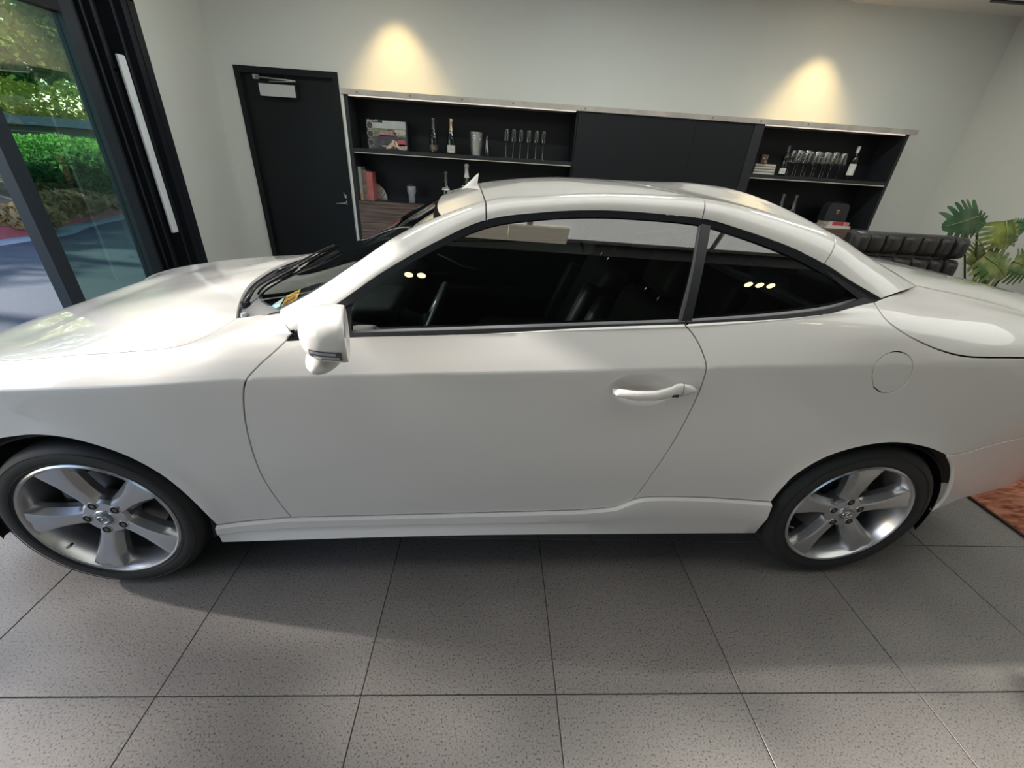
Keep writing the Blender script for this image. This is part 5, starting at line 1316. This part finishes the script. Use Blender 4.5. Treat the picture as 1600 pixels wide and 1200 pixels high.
# ================================================================== ARMCHAIR
CHY = 3.2
cl_, cr_ = on_y((1346, 360), CHY), on_y((1513, 378), CHY-.0)
ch = empty('executive_chair', ((cl_[0]+cr_[0])/2, CHY+.05, .0125), math.radians(-2)); tag(ch, 'black tufted leather executive chair behind the car trunk', 'chair')
M_BLEATHER = mat('black_leather', (.022, .021, .020), .38, bump=.15, bscale=120, coat=.15)
CWd = (cr_[0]-cl_[0])/2; CT = (cl_[2]+cr_[2])/2
def pad(name, x0, x1, z0, z1, y, puff, par, material, curve=0.0):
    V = []; F = []; n = 9
    for i in range(n):
        for j in range(n):
            a_, b_ = i/(n-1)*2-1, j/(n-1)*2-1
            x = (x0+x1)/2+a_*(x1-x0)/2; z = (z0+z1)/2+b_*(z1-z0)/2
            pu = puff*((1-a_**4)*(1-b_**4))**.6
            V.append((x, y-pu-curve*(x/CWd)**2*(-1), z))
    for i in range(n-1):
        for j in range(n-1): F.append((i*n+j, (i+1)*n+j, (i+1)*n+j+1, i*n+j+1))
    m0 = len(V); V += [(v[0], v[1]+.0, v[2]) for v in []]
    return mesh_obj(name, V, F, material, par, smooth=True)
bkr = box('backrest_shell', -CWd+.01, CWd-.01, .0, .10, .50, CT-.01, M_BLEATHER, ch, .045, 4)
cols = [-1, -.74, -.42, -.10, .23, .56, .80, 1.0]; rows_ = [.50, .62, .745, .872, 1.0]
for i in range(len(cols)-1):
    for j in range(len(rows_)-1):
        z0, z1 = .50+(CT-.50)*((rows_[j]-.5)/.5), .50+(CT-.50)*((rows_[j+1]-.5)/.5)
        wing = .05*(abs((cols[i]+cols[i+1])/2)**6)
        pad('tufted_pad', cols[i]*CWd, cols[i+1]*CWd, z0, z1-.004, .012-wing*1.4, .060, bkr, M_BLEATHER)
rbox('top_roll', -CWd+.03, CWd-.03, -.02, .085, CT-.05, CT-.004, M_BLEATHER, ch, .024)
rbox('seat_cushion', -CWd+.1, CWd-.1, -.52, .06, .40, .54, M_BLEATHER, ch, .05)
for s in (-1, 1):
    rbox('armrest', s*(CWd-.06)-.05, s*(CWd-.06)+.05, -.46, .05, .58, .66, M_BLEATHER, ch, .03)
    tube('arm_support', [(s*(CWd-.06), -.40, .60), (s*(CWd-.10), -.30, .42)], .018, M_CHROME, ch, 8)
lathe('gas_column', [(.028, .08), (.028, .28), (.045, .30), (.045, .40)], M_CHROME, ch, 16)
for k in range(5):
    a_ = 2*PI*k/5; sp_ = tube('base_arm', [(0, 0, .10), (.30*math.cos(a_), .30*math.sin(a_), .075)], [.03, .018], M_CHROME, ch, 8)
    o = lathe('caster', [(0, -.02), (.028, -.02), (.03, 0), (.028, .02), (0, .02)], M_BLACKTRIM, ch, 14, loc=(.30*math.cos(a_), .30*math.sin(a_), .031)); o.rotation_euler = (PI/2, 0, a_)

# ================================================================== MONSTERA IN A POT
PY = 3.75; pc = on_y((1545, 425), PY)
pl = empty('monstera_plant', (pc[0]+.12, PY, .0125)); tag(pl, 'potted monstera with large split leaves in the corner by the right wall', 'plant')
lathe('pot', [(0, 0), (.14, 0), (.15, .01), (.19, .34), (.195, .36), (.175, .36), (.165, .30), (0, .30)], mat('pot_dark', (.03, .03, .032), .5), pl, 28)
lathe('soil', [(0, .305), (.166, .302)], mat('soil', (.03, .02, .014), .95, noise=.4, nscale=60), pl, 20)
def leafmat(name, c1, c2):
    mt, t, b = nt(name); tc = t.nodes.new('ShaderNodeTexCoord'); n = t.nodes.new('ShaderNodeTexNoise'); n.inputs['Scale'].default_value = 9; n.inputs['Detail'].default_value = 4
    r = t.nodes.new('ShaderNodeValToRGB'); r.color_ramp.elements[0].position = .38; r.color_ramp.elements[1].position = .66; r.color_ramp.elements[0].color = (*c1, 1); r.color_ramp.elements[1].color = (*c2, 1)
    t.links.new(tc.outputs['Object'], n.inputs['Vector']); t.links.new(n.outputs['Fac'], r.inputs[0]); t.links.new(r.outputs[0], b.inputs['Base Color']); setp(b, Roughness=.35); return mt
LG = [leafmat('leaf_dark', (.015, .055, .022), (.04, .11, .035)), leafmat('leaf_yellow', (.05, .11, .02), (.30, .32, .06)), leafmat('leaf_light', (.06, .13, .03), (.34, .36, .12))]
def monstera(cpx, tip_px, size, mi, y, facing=.35, lobes=6):
    """heart shaped split leaf: midrib from cpx (stalk end) to tip_px, standing at depth y"""
    A = on_y(cpx, y); T = on_y(tip_px, y-.06); ax = Vector(T-A); L = ax.length; ax.normalize()
    nrm = Vector((0.0, -1, facing)).normalized(); nrm = (nrm-ax*nrm.dot(ax)).normalized(); sd = ax.cross(nrm).normalized()
    org = Vector(A)-Vector((pl.location.x, pl.location.y, 0)); 
    def pt(f, s):  # f along midrib, s across
        return org + ax*(f*L) + sd*s + nrm*(.10*L*math.sin(PI*min(1, max(0, f)))-.35*abs(s)*abs(s)/max(L, .01))
    lf = None
    V = []; F = []
    prof = lambda f: size*(max(0, 1-((f-.32)/.74)**2))**.6
    # undivided zone by the midrib
    n = 14
    for k in range(n+1):
        f = -.12+1.12*k/n; ww = prof(f)*.55
        for s in (-1, 0, 1): V.append(pt(f if s == 0 else f-.02, s*ww))
    for k in range(n):
        for s in range(2): F.append((3*k+s, 3*k+s+1, 3*k+s+4, 3*k+s+3))
    for sg in (-1, 1):
        for q in range(lobes):
            f0 = -.14+q*1.02/lobes; f1 = f0+1.02/lobes*.93; b0 = len(V); m_ = 6
            for k in range(m_+1):
                x = k/m_; fo = (x**1.5)*(.13-.26*(1-q/lobes)*.8) + .04*x
                sc = prof((f0+f1)/2)*(.45+.55*x); wdn = 1-.35*x**2.5
                fm = (f0+f1)/2+fo; hw_ = (f1-f0)/2*wdn
                V.append(pt(fm-hw_, sg*sc)); V.append(pt(fm+hw_, sg*sc*.99))
            for k in range(m_):
                F.append((b0+2*k, b0+2*k+1, b0+2*k+3, b0+2*k+2))
            V.append(pt((f0+f1)/2+(.16-.34*(1-q/lobes)*.8)+.07, sg*prof((f0+f1)/2)*1.08)); F.append((b0+2*m_, b0+2*m_+1, len(V)-1))
    lf = mesh_obj('leaf', V, F, LG[mi], pl, smooth=True)
    tube('midrib', [pt(f, 0)+nrm*.003 for f in np.linspace(-.1, .95, 8)], [.005, .005, .004, .004, .003, .003, .002, .0015], mat('rib_green', (.22, .28, .08), .5), lf, 6)
    base = Vector((random.uniform(-.06, .06), random.uniform(-.06, .06), .30)); mid = (org+base)/2+Vector((random.uniform(-.05, .05), .03, .06))
    tube('leaf_stalk', list(map(Vector, catmull([base, mid, pt(-.10, 0)], 6))), .008, mat('stalk_green', (.05, .09, .03), .5), pl, 8)
monstera((1522, 342), (1470, 358), .17, 0, PY)
monstera((1510, 346), (1538, 354), .12, 0, PY+.05)
monstera((1570, 352), (1565, 392), .20, 1, PY)
monstera((1580, 358), (1600, 362), .16, 0, PY+.06)
monstera((1540, 405), (1568, 436), .18, 2, PY-.05)
monstera((1585, 412), (1612, 425), .17, 2, PY)
monstera((1535, 398), (1508, 412), .13, 2, PY+.06)
monstera((1545, 425), (1520, 430), .10, 0, PY+.1)
# ================================================================== RUG
rx, ry = on_floor((1515, 780))[0], on_floor((1600, 765))[1]
def rug_mat():
    mt, t, b = nt('rust_rug'); tc = t.nodes.new('ShaderNodeTexCoord'); mp = t.nodes.new('ShaderNodeMapping'); mp.inputs['Scale'].default_value = (2.4, 9, 1); mp.inputs['Rotation'].default_value = (0, 0, .35)
    n = t.nodes.new('ShaderNodeTexNoise'); n.inputs['Scale'].default_value = 3; n.inputs['Detail'].default_value = 8; n.inputs['Distortion'].default_value = 1.2
    r = t.nodes.new('ShaderNodeValToRGB'); r.color_ramp.elements[0].position = .35; r.color_ramp.elements[1].position = .66; r.color_ramp.elements[0].color = (.16, .045, .025, 1); r.color_ramp.elements[1].color = (.46, .20, .125, 1)
    t.links.new(tc.outputs['Object'], mp.inputs[0]); t.links.new(mp.outputs[0], n.inputs['Vector']); t.links.new(n.outputs['Fac'], r.inputs[0]); t.links.new(r.outputs[0], b.inputs['Base Color'])
    bp = t.nodes.new('ShaderNodeBump'); bp.inputs['Strength'].default_value = .5; bp.inputs['Distance'].default_value = .004; n2 = t.nodes.new('ShaderNodeTexNoise'); n2.inputs['Scale'].default_value = 220
    t.links.new(n2.outputs['Fac'], bp.inputs['Height']); t.links.new(bp.outputs[0], b.inputs['Normal']); setp(b, Roughness=.95, Specular_IOR_Level=.1); return mt
rug = empty('area_rug', (rx+1.15, 2.2, 0)); tag(rug, 'rust red area rug with dark bound edge under the car tail', 'rug')
box('rug_pile', -1.138, 1.138, -1.6, 2.0, .001, .012, rug_mat(), rug, .003, 1)
bm = bmesh.new(); bmbox(bm, -1.15, -1.138, -1.612, 2.012, .001, .011); bmbox(bm, 1.138, 1.15, -1.612, 2.012, .001, .011); bmbox(bm, -1.138, 1.138, -1.612, -1.6, .001, .011); bmbox(bm, -1.138, 1.138, 2.0, 2.012, .001, .011)
bm_obj('bound_edge', bm, mat('rug_binding', (.05, .018, .014), .8), rug)
# ================================================================== TICKETS BEHIND THE WINDSHIELD (on the car's dash edge)
def card(name, pts, x_off, material, lbl, cat, lines):
    P = []
    for p in pts:
        P.append(np.array(pix_v(p, -.66 if p[1] > 470 else -.655)))
    return P
def dash_card(name, corners, material, lbl, txt, tsize, tmat):
    # corners as (x along pillar 0..1, b across) on the inside face of the windshield
    V = [Vector(ws_point(x, b_, .012)) for x, b_ in corners]
    W = [CAR_O+CM@np.array(v) for v in V]; c = sum((Vector(w) for w in W), Vector())/4
    rt = empty(name, c); tag(rt, lbl, 'ticket')
    L = [Vector(w)-c for w in W]; n_ = (L[1]-L[0]).cross(L[3]-L[0]).normalized()
    if n_.z < 0: n_ = -n_
    sh = mesh_obj('paper', [v for v in L]+[v-n_*.0008 for v in L], [(0, 1, 2, 3), (7, 6, 5, 4)]+[(i, 4+i, 4+(i+1) % 4, (i+1) % 4) for i in range(4)], material, rt)
    ex = (L[1]-L[0]).normalized(); ey = n_.cross(ex).normalized()
    M3 = Matrix((ex, ey, n_)).transposed().to_4x4()
    for k, tx in enumerate(txt):
        o = text_obj('printing', tx, tsize[k], tmat, rt); M4 = M3.copy(); M4.translation = L[0]*.82+(L[3]-L[0])*(.12+.28*k)*0 + (L[3]*.0) + (L[3]-L[0])*(.10+.30*k)+n_*.0008; o.matrix_local = M4
    return rt
_wx = [(x, b_) for x in np.linspace(-.02, .35, 75) for b_ in np.linspace(-1, 0, 101)]; _wq = proj_c(np.array([ws_point(x, b_) for x, b_ in _wx]))[0]
def wsp(p): return _wx[int(np.argmin(((_wq-np.array(p))**2).sum(1)))]
dash_card('orange_ticket', [wsp((434, 483)), wsp((461, 464)), wsp((469, 446)), wsp((447, 457))], mat('orange_paper', (.80, .40, .02), .6), 'orange numbered ticket inside the lower corner of the windshield', [], [], mat('ticket_ink', (.30, .08, .02), .6))
def ticket_marks(rt, rows):
    pm = next(c for c in rt.children if c.name.startswith('paper')); L = [Vector(v.co) for v in list(pm.data.vertices)[:4]]
    n_ = (L[1]-L[0]).cross(L[3]-L[0]).normalized(); n_ = -n_ if n_.z < 0 else n_
    for (a0, a1, b0, b1) in rows:
        P = [L[0]*(1-a_)*(1-b_)+L[1]*a_*(1-b_)+L[2]*a_*b_+L[3]*(1-a_)*b_+n_*.0010 for a_, b_ in ((a0, b0), (a1, b0), (a1, b1), (a0, b1))]
        mesh_obj('printed_mark', P, [(0, 1, 2, 3)], mat('ticket_ink', (.30, .08, .02), .6), rt)
ticket_marks(bpy.data.objects['orange_ticket'], [(.10+.19*k, .24+.19*k, .30, .55) for k in range(4)]+[(.10+.14*k, .20+.14*k, .68, .80) for k in range(6)]+[(.08, .9, .12, .17)])
dash_card('white_ticket', [wsp((419, 485)), wsp((435, 474)), wsp((443, 459)), wsp((426, 470))], mat('white_paper', (.75, .76, .80), .6), 'white card with a black bar beside the orange ticket', [], [], M_INK)
# ================================================================== OUTSIDE, SEEN THROUGH THE OPEN SIDE
def asphalt():
    mt, t, b = nt('asphalt'); g = t.nodes.new('ShaderNodeNewGeometry'); n = t.nodes.new('ShaderNodeTexNoise'); n.inputs['Scale'].default_value = 60; n.inputs['Detail'].default_value = 5
    n2 = t.nodes.new('ShaderNodeTexNoise'); n2.inputs['Scale'].default_value = .8
    r = t.nodes.new('ShaderNodeValToRGB'); r.color_ramp.elements[0].position = .3; r.color_ramp.elements[1].position = .7; r.color_ramp.elements[0].color = (.026, .040, .064, 1); r.color_ramp.elements[1].color = (.050, .072, .110, 1)
    mx = t.nodes.new('ShaderNodeMixRGB'); mx.blend_type = 'OVERLAY'; mx.inputs[0].default_value = .3
    t.links.new(g.outputs['Position'], n.inputs['Vector']); t.links.new(g.outputs['Position'], n2.inputs['Vector']); t.links.new(n.outputs['Fac'], r.inputs[0]); t.links.new(r.outputs[0], mx.inputs[1]); t.links.new(n2.outputs['Fac'], mx.inputs[2]); t.links.new(mx.outputs[0], b.inputs['Base Color']); setp(b, Roughness=.75); return mt
structure(box('ground', -60, X0-.2, -40, 60, -.2, -.02, asphalt()))
structure(box('ground_back', X0-.2, 30, -60, Y0-.2, -.2, -.02, MATS.get('asphalt') or bpy.data.materials['asphalt']))
c1 = [on_floor(p) for p in [(0, 373), (62, 364), (95, 353), (205, 331)]]
d0 = c1[0]-c1[1]; d0 /= np.linalg.norm(d0); c1 = [c1[0]+d0*8]+c1
d1_ = c1[-1]-c1[-2]; d1_ /= np.linalg.norm(d1_); c1 = c1+[c1[-1]+d1_*14]
cc = catmull(np.array(c1)[:, :2], 8)
M_CURB = mat('red_curb_paint', (.30, .06, .075), .6, noise=.2, nscale=4); M_CONC = mat('concrete_gutter', (.34, .36, .40), .85, noise=.1, nscale=10)
def offs(k):
    out = []
    for i in range(len(cc)):
        t = cc[min(i+1, len(cc)-1)]-cc[max(i-1, 0)]; t /= np.linalg.norm(t); nn = np.array([-t[1], t[0]]);
        if nn[0] > 0: nn = -nn
        out.append(cc[i]+nn*k)
    return out
def ribbon(name, prof, material, par=None, i0=0):
    V = []; k = len(prof); rows = [offs(o_)[i0:] for o_, z in prof]
    for i in range(len(cc)-i0):
        for j in range(k): V.append((*rows[j][i], prof[j][1]))
    F = [(i*k+j, i*k+j+1, (i+1)*k+j+1, (i+1)*k+j) for i in range(len(cc)-i0-1) for j in range(k-1)]
    return mesh_obj(name, V, F, material, par)
curb = ribbon('street_curb', [(0, -.02), (.01, .13), (.03, .15), (.17, .15), (.18, -.02)], M_CURB); tag(curb, 'red painted kerb edging the parking lot beyond the open door', 'curb')
ribbon('gutter', [(-.40, -.018), (-.0, -.012)], M_CONC, curb)
bed = ribbon('planting_bed', [(.18, .08), (1.2, .25), (3.0, .7), (6.0, 1.5), (10, 2.2), (30, 3.0)], mat('bare_soil', (.20, .155, .11), .95, noise=.35, nscale=1.5), None, 15); structure(bed)
# foliage --------------------------------------------------------------
def leaf_cloud(name, blobs, n, ls, material, parent):
    V = np.zeros((n*4, 3)); tot = sum(b[3]*b[4] for b in blobs); k = 0
    F = []
    for bi, (x, y, z, rx, rz) in enumerate(blobs):
        m_ = int(n*rx*rz/tot) if bi < len(blobs)-1 else n-k
        d = rng.normal(size=(m_, 3)); d /= np.linalg.norm(d, axis=1)[:, None]; rad = rng.uniform(.45, 1, m_)**.5
        c = d*rad[:, None]*np.array([rx, rx, rz])+np.array([x, y, z])
        a = rng.normal(size=(m_, 3)); a /= np.linalg.norm(a, axis=1)[:, None]; b_ = np.cross(a, rng.normal(size=(m_, 3))); b_ /= np.linalg.norm(b_, axis=1)[:, None]
        s = ls*rng.uniform(.6, 1.3, m_)[:, None]
        q = np.stack([c-a*s, c+b_*s*.45, c+a*s, c-b_*s*.45], 1).reshape(-1, 3); V[k*4:(k+m_)*4] = q; k += m_
    F = [(4*i, 4*i+1, 4*i+2, 4*i+3) for i in range(k)]
    me = bpy.data.meshes.new(name); me.from_pydata(V[:k*4].tolist(), [], F); me.materials.append(material); o = bpy.data.objects.new(name, me); COL.objects.link(o); o.parent = parent; o['kind'] = 'stuff'
    return o
def fol(name, c1, c2, tr=.5):
    mt = bpy.data.materials.new(name); mt.use_nodes = True; t = mt.node_tree; t.nodes.clear(); out = t.nodes.new('ShaderNodeOutputMaterial'); mx = t.nodes.new('ShaderNodeMixShader'); mx.inputs[0].default_value = tr
    d = t.nodes.new('ShaderNodeBsdfDiffuse'); tl = t.nodes.new('ShaderNodeBsdfTranslucent'); g = t.nodes.new('ShaderNodeNewGeometry'); n = t.nodes.new('ShaderNodeTexNoise'); n.inputs['Scale'].default_value = 3; r = t.nodes.new('ShaderNodeValToRGB')
    r.color_ramp.elements[0].position = .35; r.color_ramp.elements[1].position = .65; r.color_ramp.elements[0].color = (*c1, 1); r.color_ramp.elements[1].color = (*c2, 1)
    t.links.new(g.outputs['Position'], n.inputs['Vector']); t.links.new(n.outputs['Fac'], r.inputs[0]); t.links.new(r.outputs[0], d.inputs[0]); t.links.new(r.outputs[0], tl.inputs[0]); t.links.new(d.outputs[0], mx.inputs[1]); t.links.new(tl.outputs[0], mx.inputs[2]); t.links.new(mx.outputs[0], out.inputs[0]); return mt
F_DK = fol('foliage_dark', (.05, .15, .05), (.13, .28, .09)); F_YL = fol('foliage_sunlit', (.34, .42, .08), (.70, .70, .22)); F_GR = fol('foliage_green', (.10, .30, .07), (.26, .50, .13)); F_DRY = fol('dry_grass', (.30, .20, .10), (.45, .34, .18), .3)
M_BARK = mat('bark', (.10, .07, .05), .9, noise=.3, nscale=12)
def at_d(p, dist):   # point along a pixel's ray at a horizontal distance from the viewer
    d = ray(p); return CAMP+d*(dist/math.hypot(d[0], d[1]))
def tree(name, base, top, blobs, n, ls, material, lbl, grp=None, cat='tree'):
    rt = empty(name, base); tag(rt, lbl, cat, grp)
    bl = [(x-base[0], y-base[1], z-base[2], a, b_) for x, y, z, a, b_ in blobs]
    leaf_cloud('foliage', bl, n, ls, material, rt)
    if top: tube('trunk', [(0, 0, -.1), (.05, 0, (top-base[2])*.5), (0, .05, top-base[2])], [.16, .12, .06], M_BARK, rt, 8)
# big dark tree overhanging the lot
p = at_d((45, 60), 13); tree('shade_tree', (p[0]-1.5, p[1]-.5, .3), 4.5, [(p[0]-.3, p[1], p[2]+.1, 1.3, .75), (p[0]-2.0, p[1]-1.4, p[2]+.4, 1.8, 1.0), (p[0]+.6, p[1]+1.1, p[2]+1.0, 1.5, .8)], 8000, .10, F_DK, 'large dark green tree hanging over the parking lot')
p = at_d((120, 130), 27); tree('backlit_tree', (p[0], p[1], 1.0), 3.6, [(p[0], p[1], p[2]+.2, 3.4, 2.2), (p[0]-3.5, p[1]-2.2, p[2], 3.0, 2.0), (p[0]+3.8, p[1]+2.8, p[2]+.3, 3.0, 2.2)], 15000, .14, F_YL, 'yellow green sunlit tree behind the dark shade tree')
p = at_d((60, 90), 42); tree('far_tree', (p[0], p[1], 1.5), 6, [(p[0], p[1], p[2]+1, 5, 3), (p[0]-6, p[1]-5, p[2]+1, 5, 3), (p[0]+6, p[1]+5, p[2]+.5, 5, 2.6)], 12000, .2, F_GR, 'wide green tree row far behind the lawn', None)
# hedges and lawn bank
for (pp, dist, rx, rz, m_, n, lb) in [((115, 235), 15, 1.1, .30, F_GR, 4000, 'bright green clipped hedge above the dark hedge'), ((170, 238), 16, 1.2, .30, F_GR, 4000, 'bright green clipped hedge above the dark hedge'), ((200, 236), 16.6, 1.0, .30, F_GR, 3500, 'bright green clipped hedge above the dark hedge')]:
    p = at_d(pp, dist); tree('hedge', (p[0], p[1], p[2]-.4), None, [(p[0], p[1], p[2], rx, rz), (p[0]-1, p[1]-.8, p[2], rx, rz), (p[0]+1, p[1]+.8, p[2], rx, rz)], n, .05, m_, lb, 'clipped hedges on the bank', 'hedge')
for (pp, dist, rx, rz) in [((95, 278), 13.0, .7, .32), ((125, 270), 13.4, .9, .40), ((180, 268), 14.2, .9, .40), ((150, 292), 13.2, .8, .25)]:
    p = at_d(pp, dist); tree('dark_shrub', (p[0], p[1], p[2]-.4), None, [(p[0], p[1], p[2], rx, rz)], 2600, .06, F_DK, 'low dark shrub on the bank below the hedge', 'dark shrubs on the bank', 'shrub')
for (pp, dist) in [((95, 318), 11.6), ((125, 316), 12.1), ((160, 313), 12.8), ((195, 308), 13.6), ((42, 340), 10.6)]:
    p = at_d(pp, dist); tree('dry_bush', (p[0], p[1], p[2]-.15), None, [(p[0], p[1], p[2], .45, .22)], 900, .07, F_DRY, 'dry straw-coloured bush behind the red kerb', 'dry bushes behind the kerb', 'bush')
p = on_floor((8, 306))+np.array([0, 0, .25]); tree('round_bush', (p[0], p[1], p[2]-.3), None, [(p[0], p[1], p[2], .55, .28)], 1200, .06, F_GR, 'small round green bush in front of the pale screen wall', None, 'bush')
# neighbouring building: long low roof edge and pale ribbed screen
p = at_d((140, 193), 17.5); q = at_d((60, 165), 17.5)
bl = empty('neighbour_building', (p[0]-2, p[1]+1, 0)); tag(bl, 'low grey green building with a long flat roof edge beyond the bank', 'building')
dirv = Vector((.66, .75, 0)); an = math.atan2(dirv.y, dirv.x); bl.rotation_euler = (0, 0, an)
zr = p[2]
box('roof_edge', -9, 9, -.4, 4, zr-.12, zr+.10, mat('roof_fascia', (.22, .27, .31), .6), bl)
box('facade', -8.8, 8.8, 0, 3.6, 0, zr-.12, mat('facade_green_grey', (.17, .20, .18), .8), bl)
for k in range(6): 
    wn_ = box('window', -8+k*2.7, -6.4+k*2.7, -.03, .02, zr-1.1, zr-.4, mat('far_window', (.05, .06, .065), .1), bl)
p = on_floor((20, 299)); DSW = math.hypot(p[0], p[1]); sw = empty('screen_wall', (p[0], p[1], 0), math.atan2(.70, .72)); tag(sw, 'pale ribbed screen wall at the far side of the lot', 'screen wall')
zt_ = at_d((0, 222), DSW)[2]
M_SCR = mat('screen_pale', (.50, .55, .62), .6)
for k in range(60): box('screen_slat', -4.2+k*.12, -4.2+k*.12+.07, 0, .04, .2, zt_, M_SCR, sw)
box('screen_backing', -4.3, 3.1, .05, .08, .2, zt_-.05, mat('screen_back', (.16, .19, .24), .8), sw)
c2 = [on_floor(p)[:2] for p in [(-30, 318), (0, 316), (38, 313)]]
V = []; 
fc = tag(box('far_curb', c2[0][0]-3, c2[2][0], min(c2[1][1], c2[2][1])-.0, min(c2[1][1], c2[2][1])+.2, -.02, .16, M_CURB), 'short red kerb in front of the pale screen wall', 'curb')
for k in range(8): box('kerb_marking', -.9+k*.22+c2[1][0], -.9+k*.22+.14+c2[1][0], min(c2[1][1], c2[2][1])-.006, min(c2[1][1], c2[2][1])-.001, .03, .12, mat('kerb_white', (.6, .6, .6), .6), fc)
# tall trees on the far side of the lot that break the low sun into patches
random.seed(11)
for k, (dx, dy, dz, rx) in enumerate([(-9.0, 1.2, 4.4, 1.5), (-9.5, -1.2, 4.2, 1.3), (-10.0, 3.6, 5.0, 1.6), (-8.8, 5.4, 5.4, 1.2)]):
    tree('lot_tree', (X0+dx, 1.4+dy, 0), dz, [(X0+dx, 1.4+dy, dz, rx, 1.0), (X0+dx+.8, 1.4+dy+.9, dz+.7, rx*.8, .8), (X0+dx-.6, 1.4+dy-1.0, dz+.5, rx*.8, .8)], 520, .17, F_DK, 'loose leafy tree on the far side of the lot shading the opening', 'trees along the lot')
for k, (dx, dy) in enumerate([(-9.2, 1.6), (-9.6, 4.0), (-9.4, 6.2), (-9.8, 8.2)]):  # unseen low shrubs, added to keep the sun off the asphalt
    tree('shade_shrub', (X0+dx, dy, 0), 1.6, [(X0+dx, dy, 1.9, 1.3, 1.2), (X0+dx+.2, dy+.9, 1.5, 1.1, 1.1)], 3200, .10, F_DK, 'unseen dense tall shrub added to shade the asphalt', 'added shrubs shading the asphalt', 'shrub')
# light portals in the openings
for nm, loc, rot, sx, sy in (('portal', (X0-.15, (OY0+OY1)/2, 1.3), (0, -PI/2, 0), 2.6, OY1-OY0), ('portal', (.72, Y0-.25, 1.62), (PI/2, 0, PI), 2.95, 1.45)):
    ld = bpy.data.lights.new(nm, 'AREA'); ld.shape = 'RECTANGLE'; ld.size = sx; ld.size_y = sy; ld.cycles.is_portal = True
    o = bpy.data.objects.new(nm, ld); COL.objects.link(o); o.location = loc; o.rotation_euler = rot
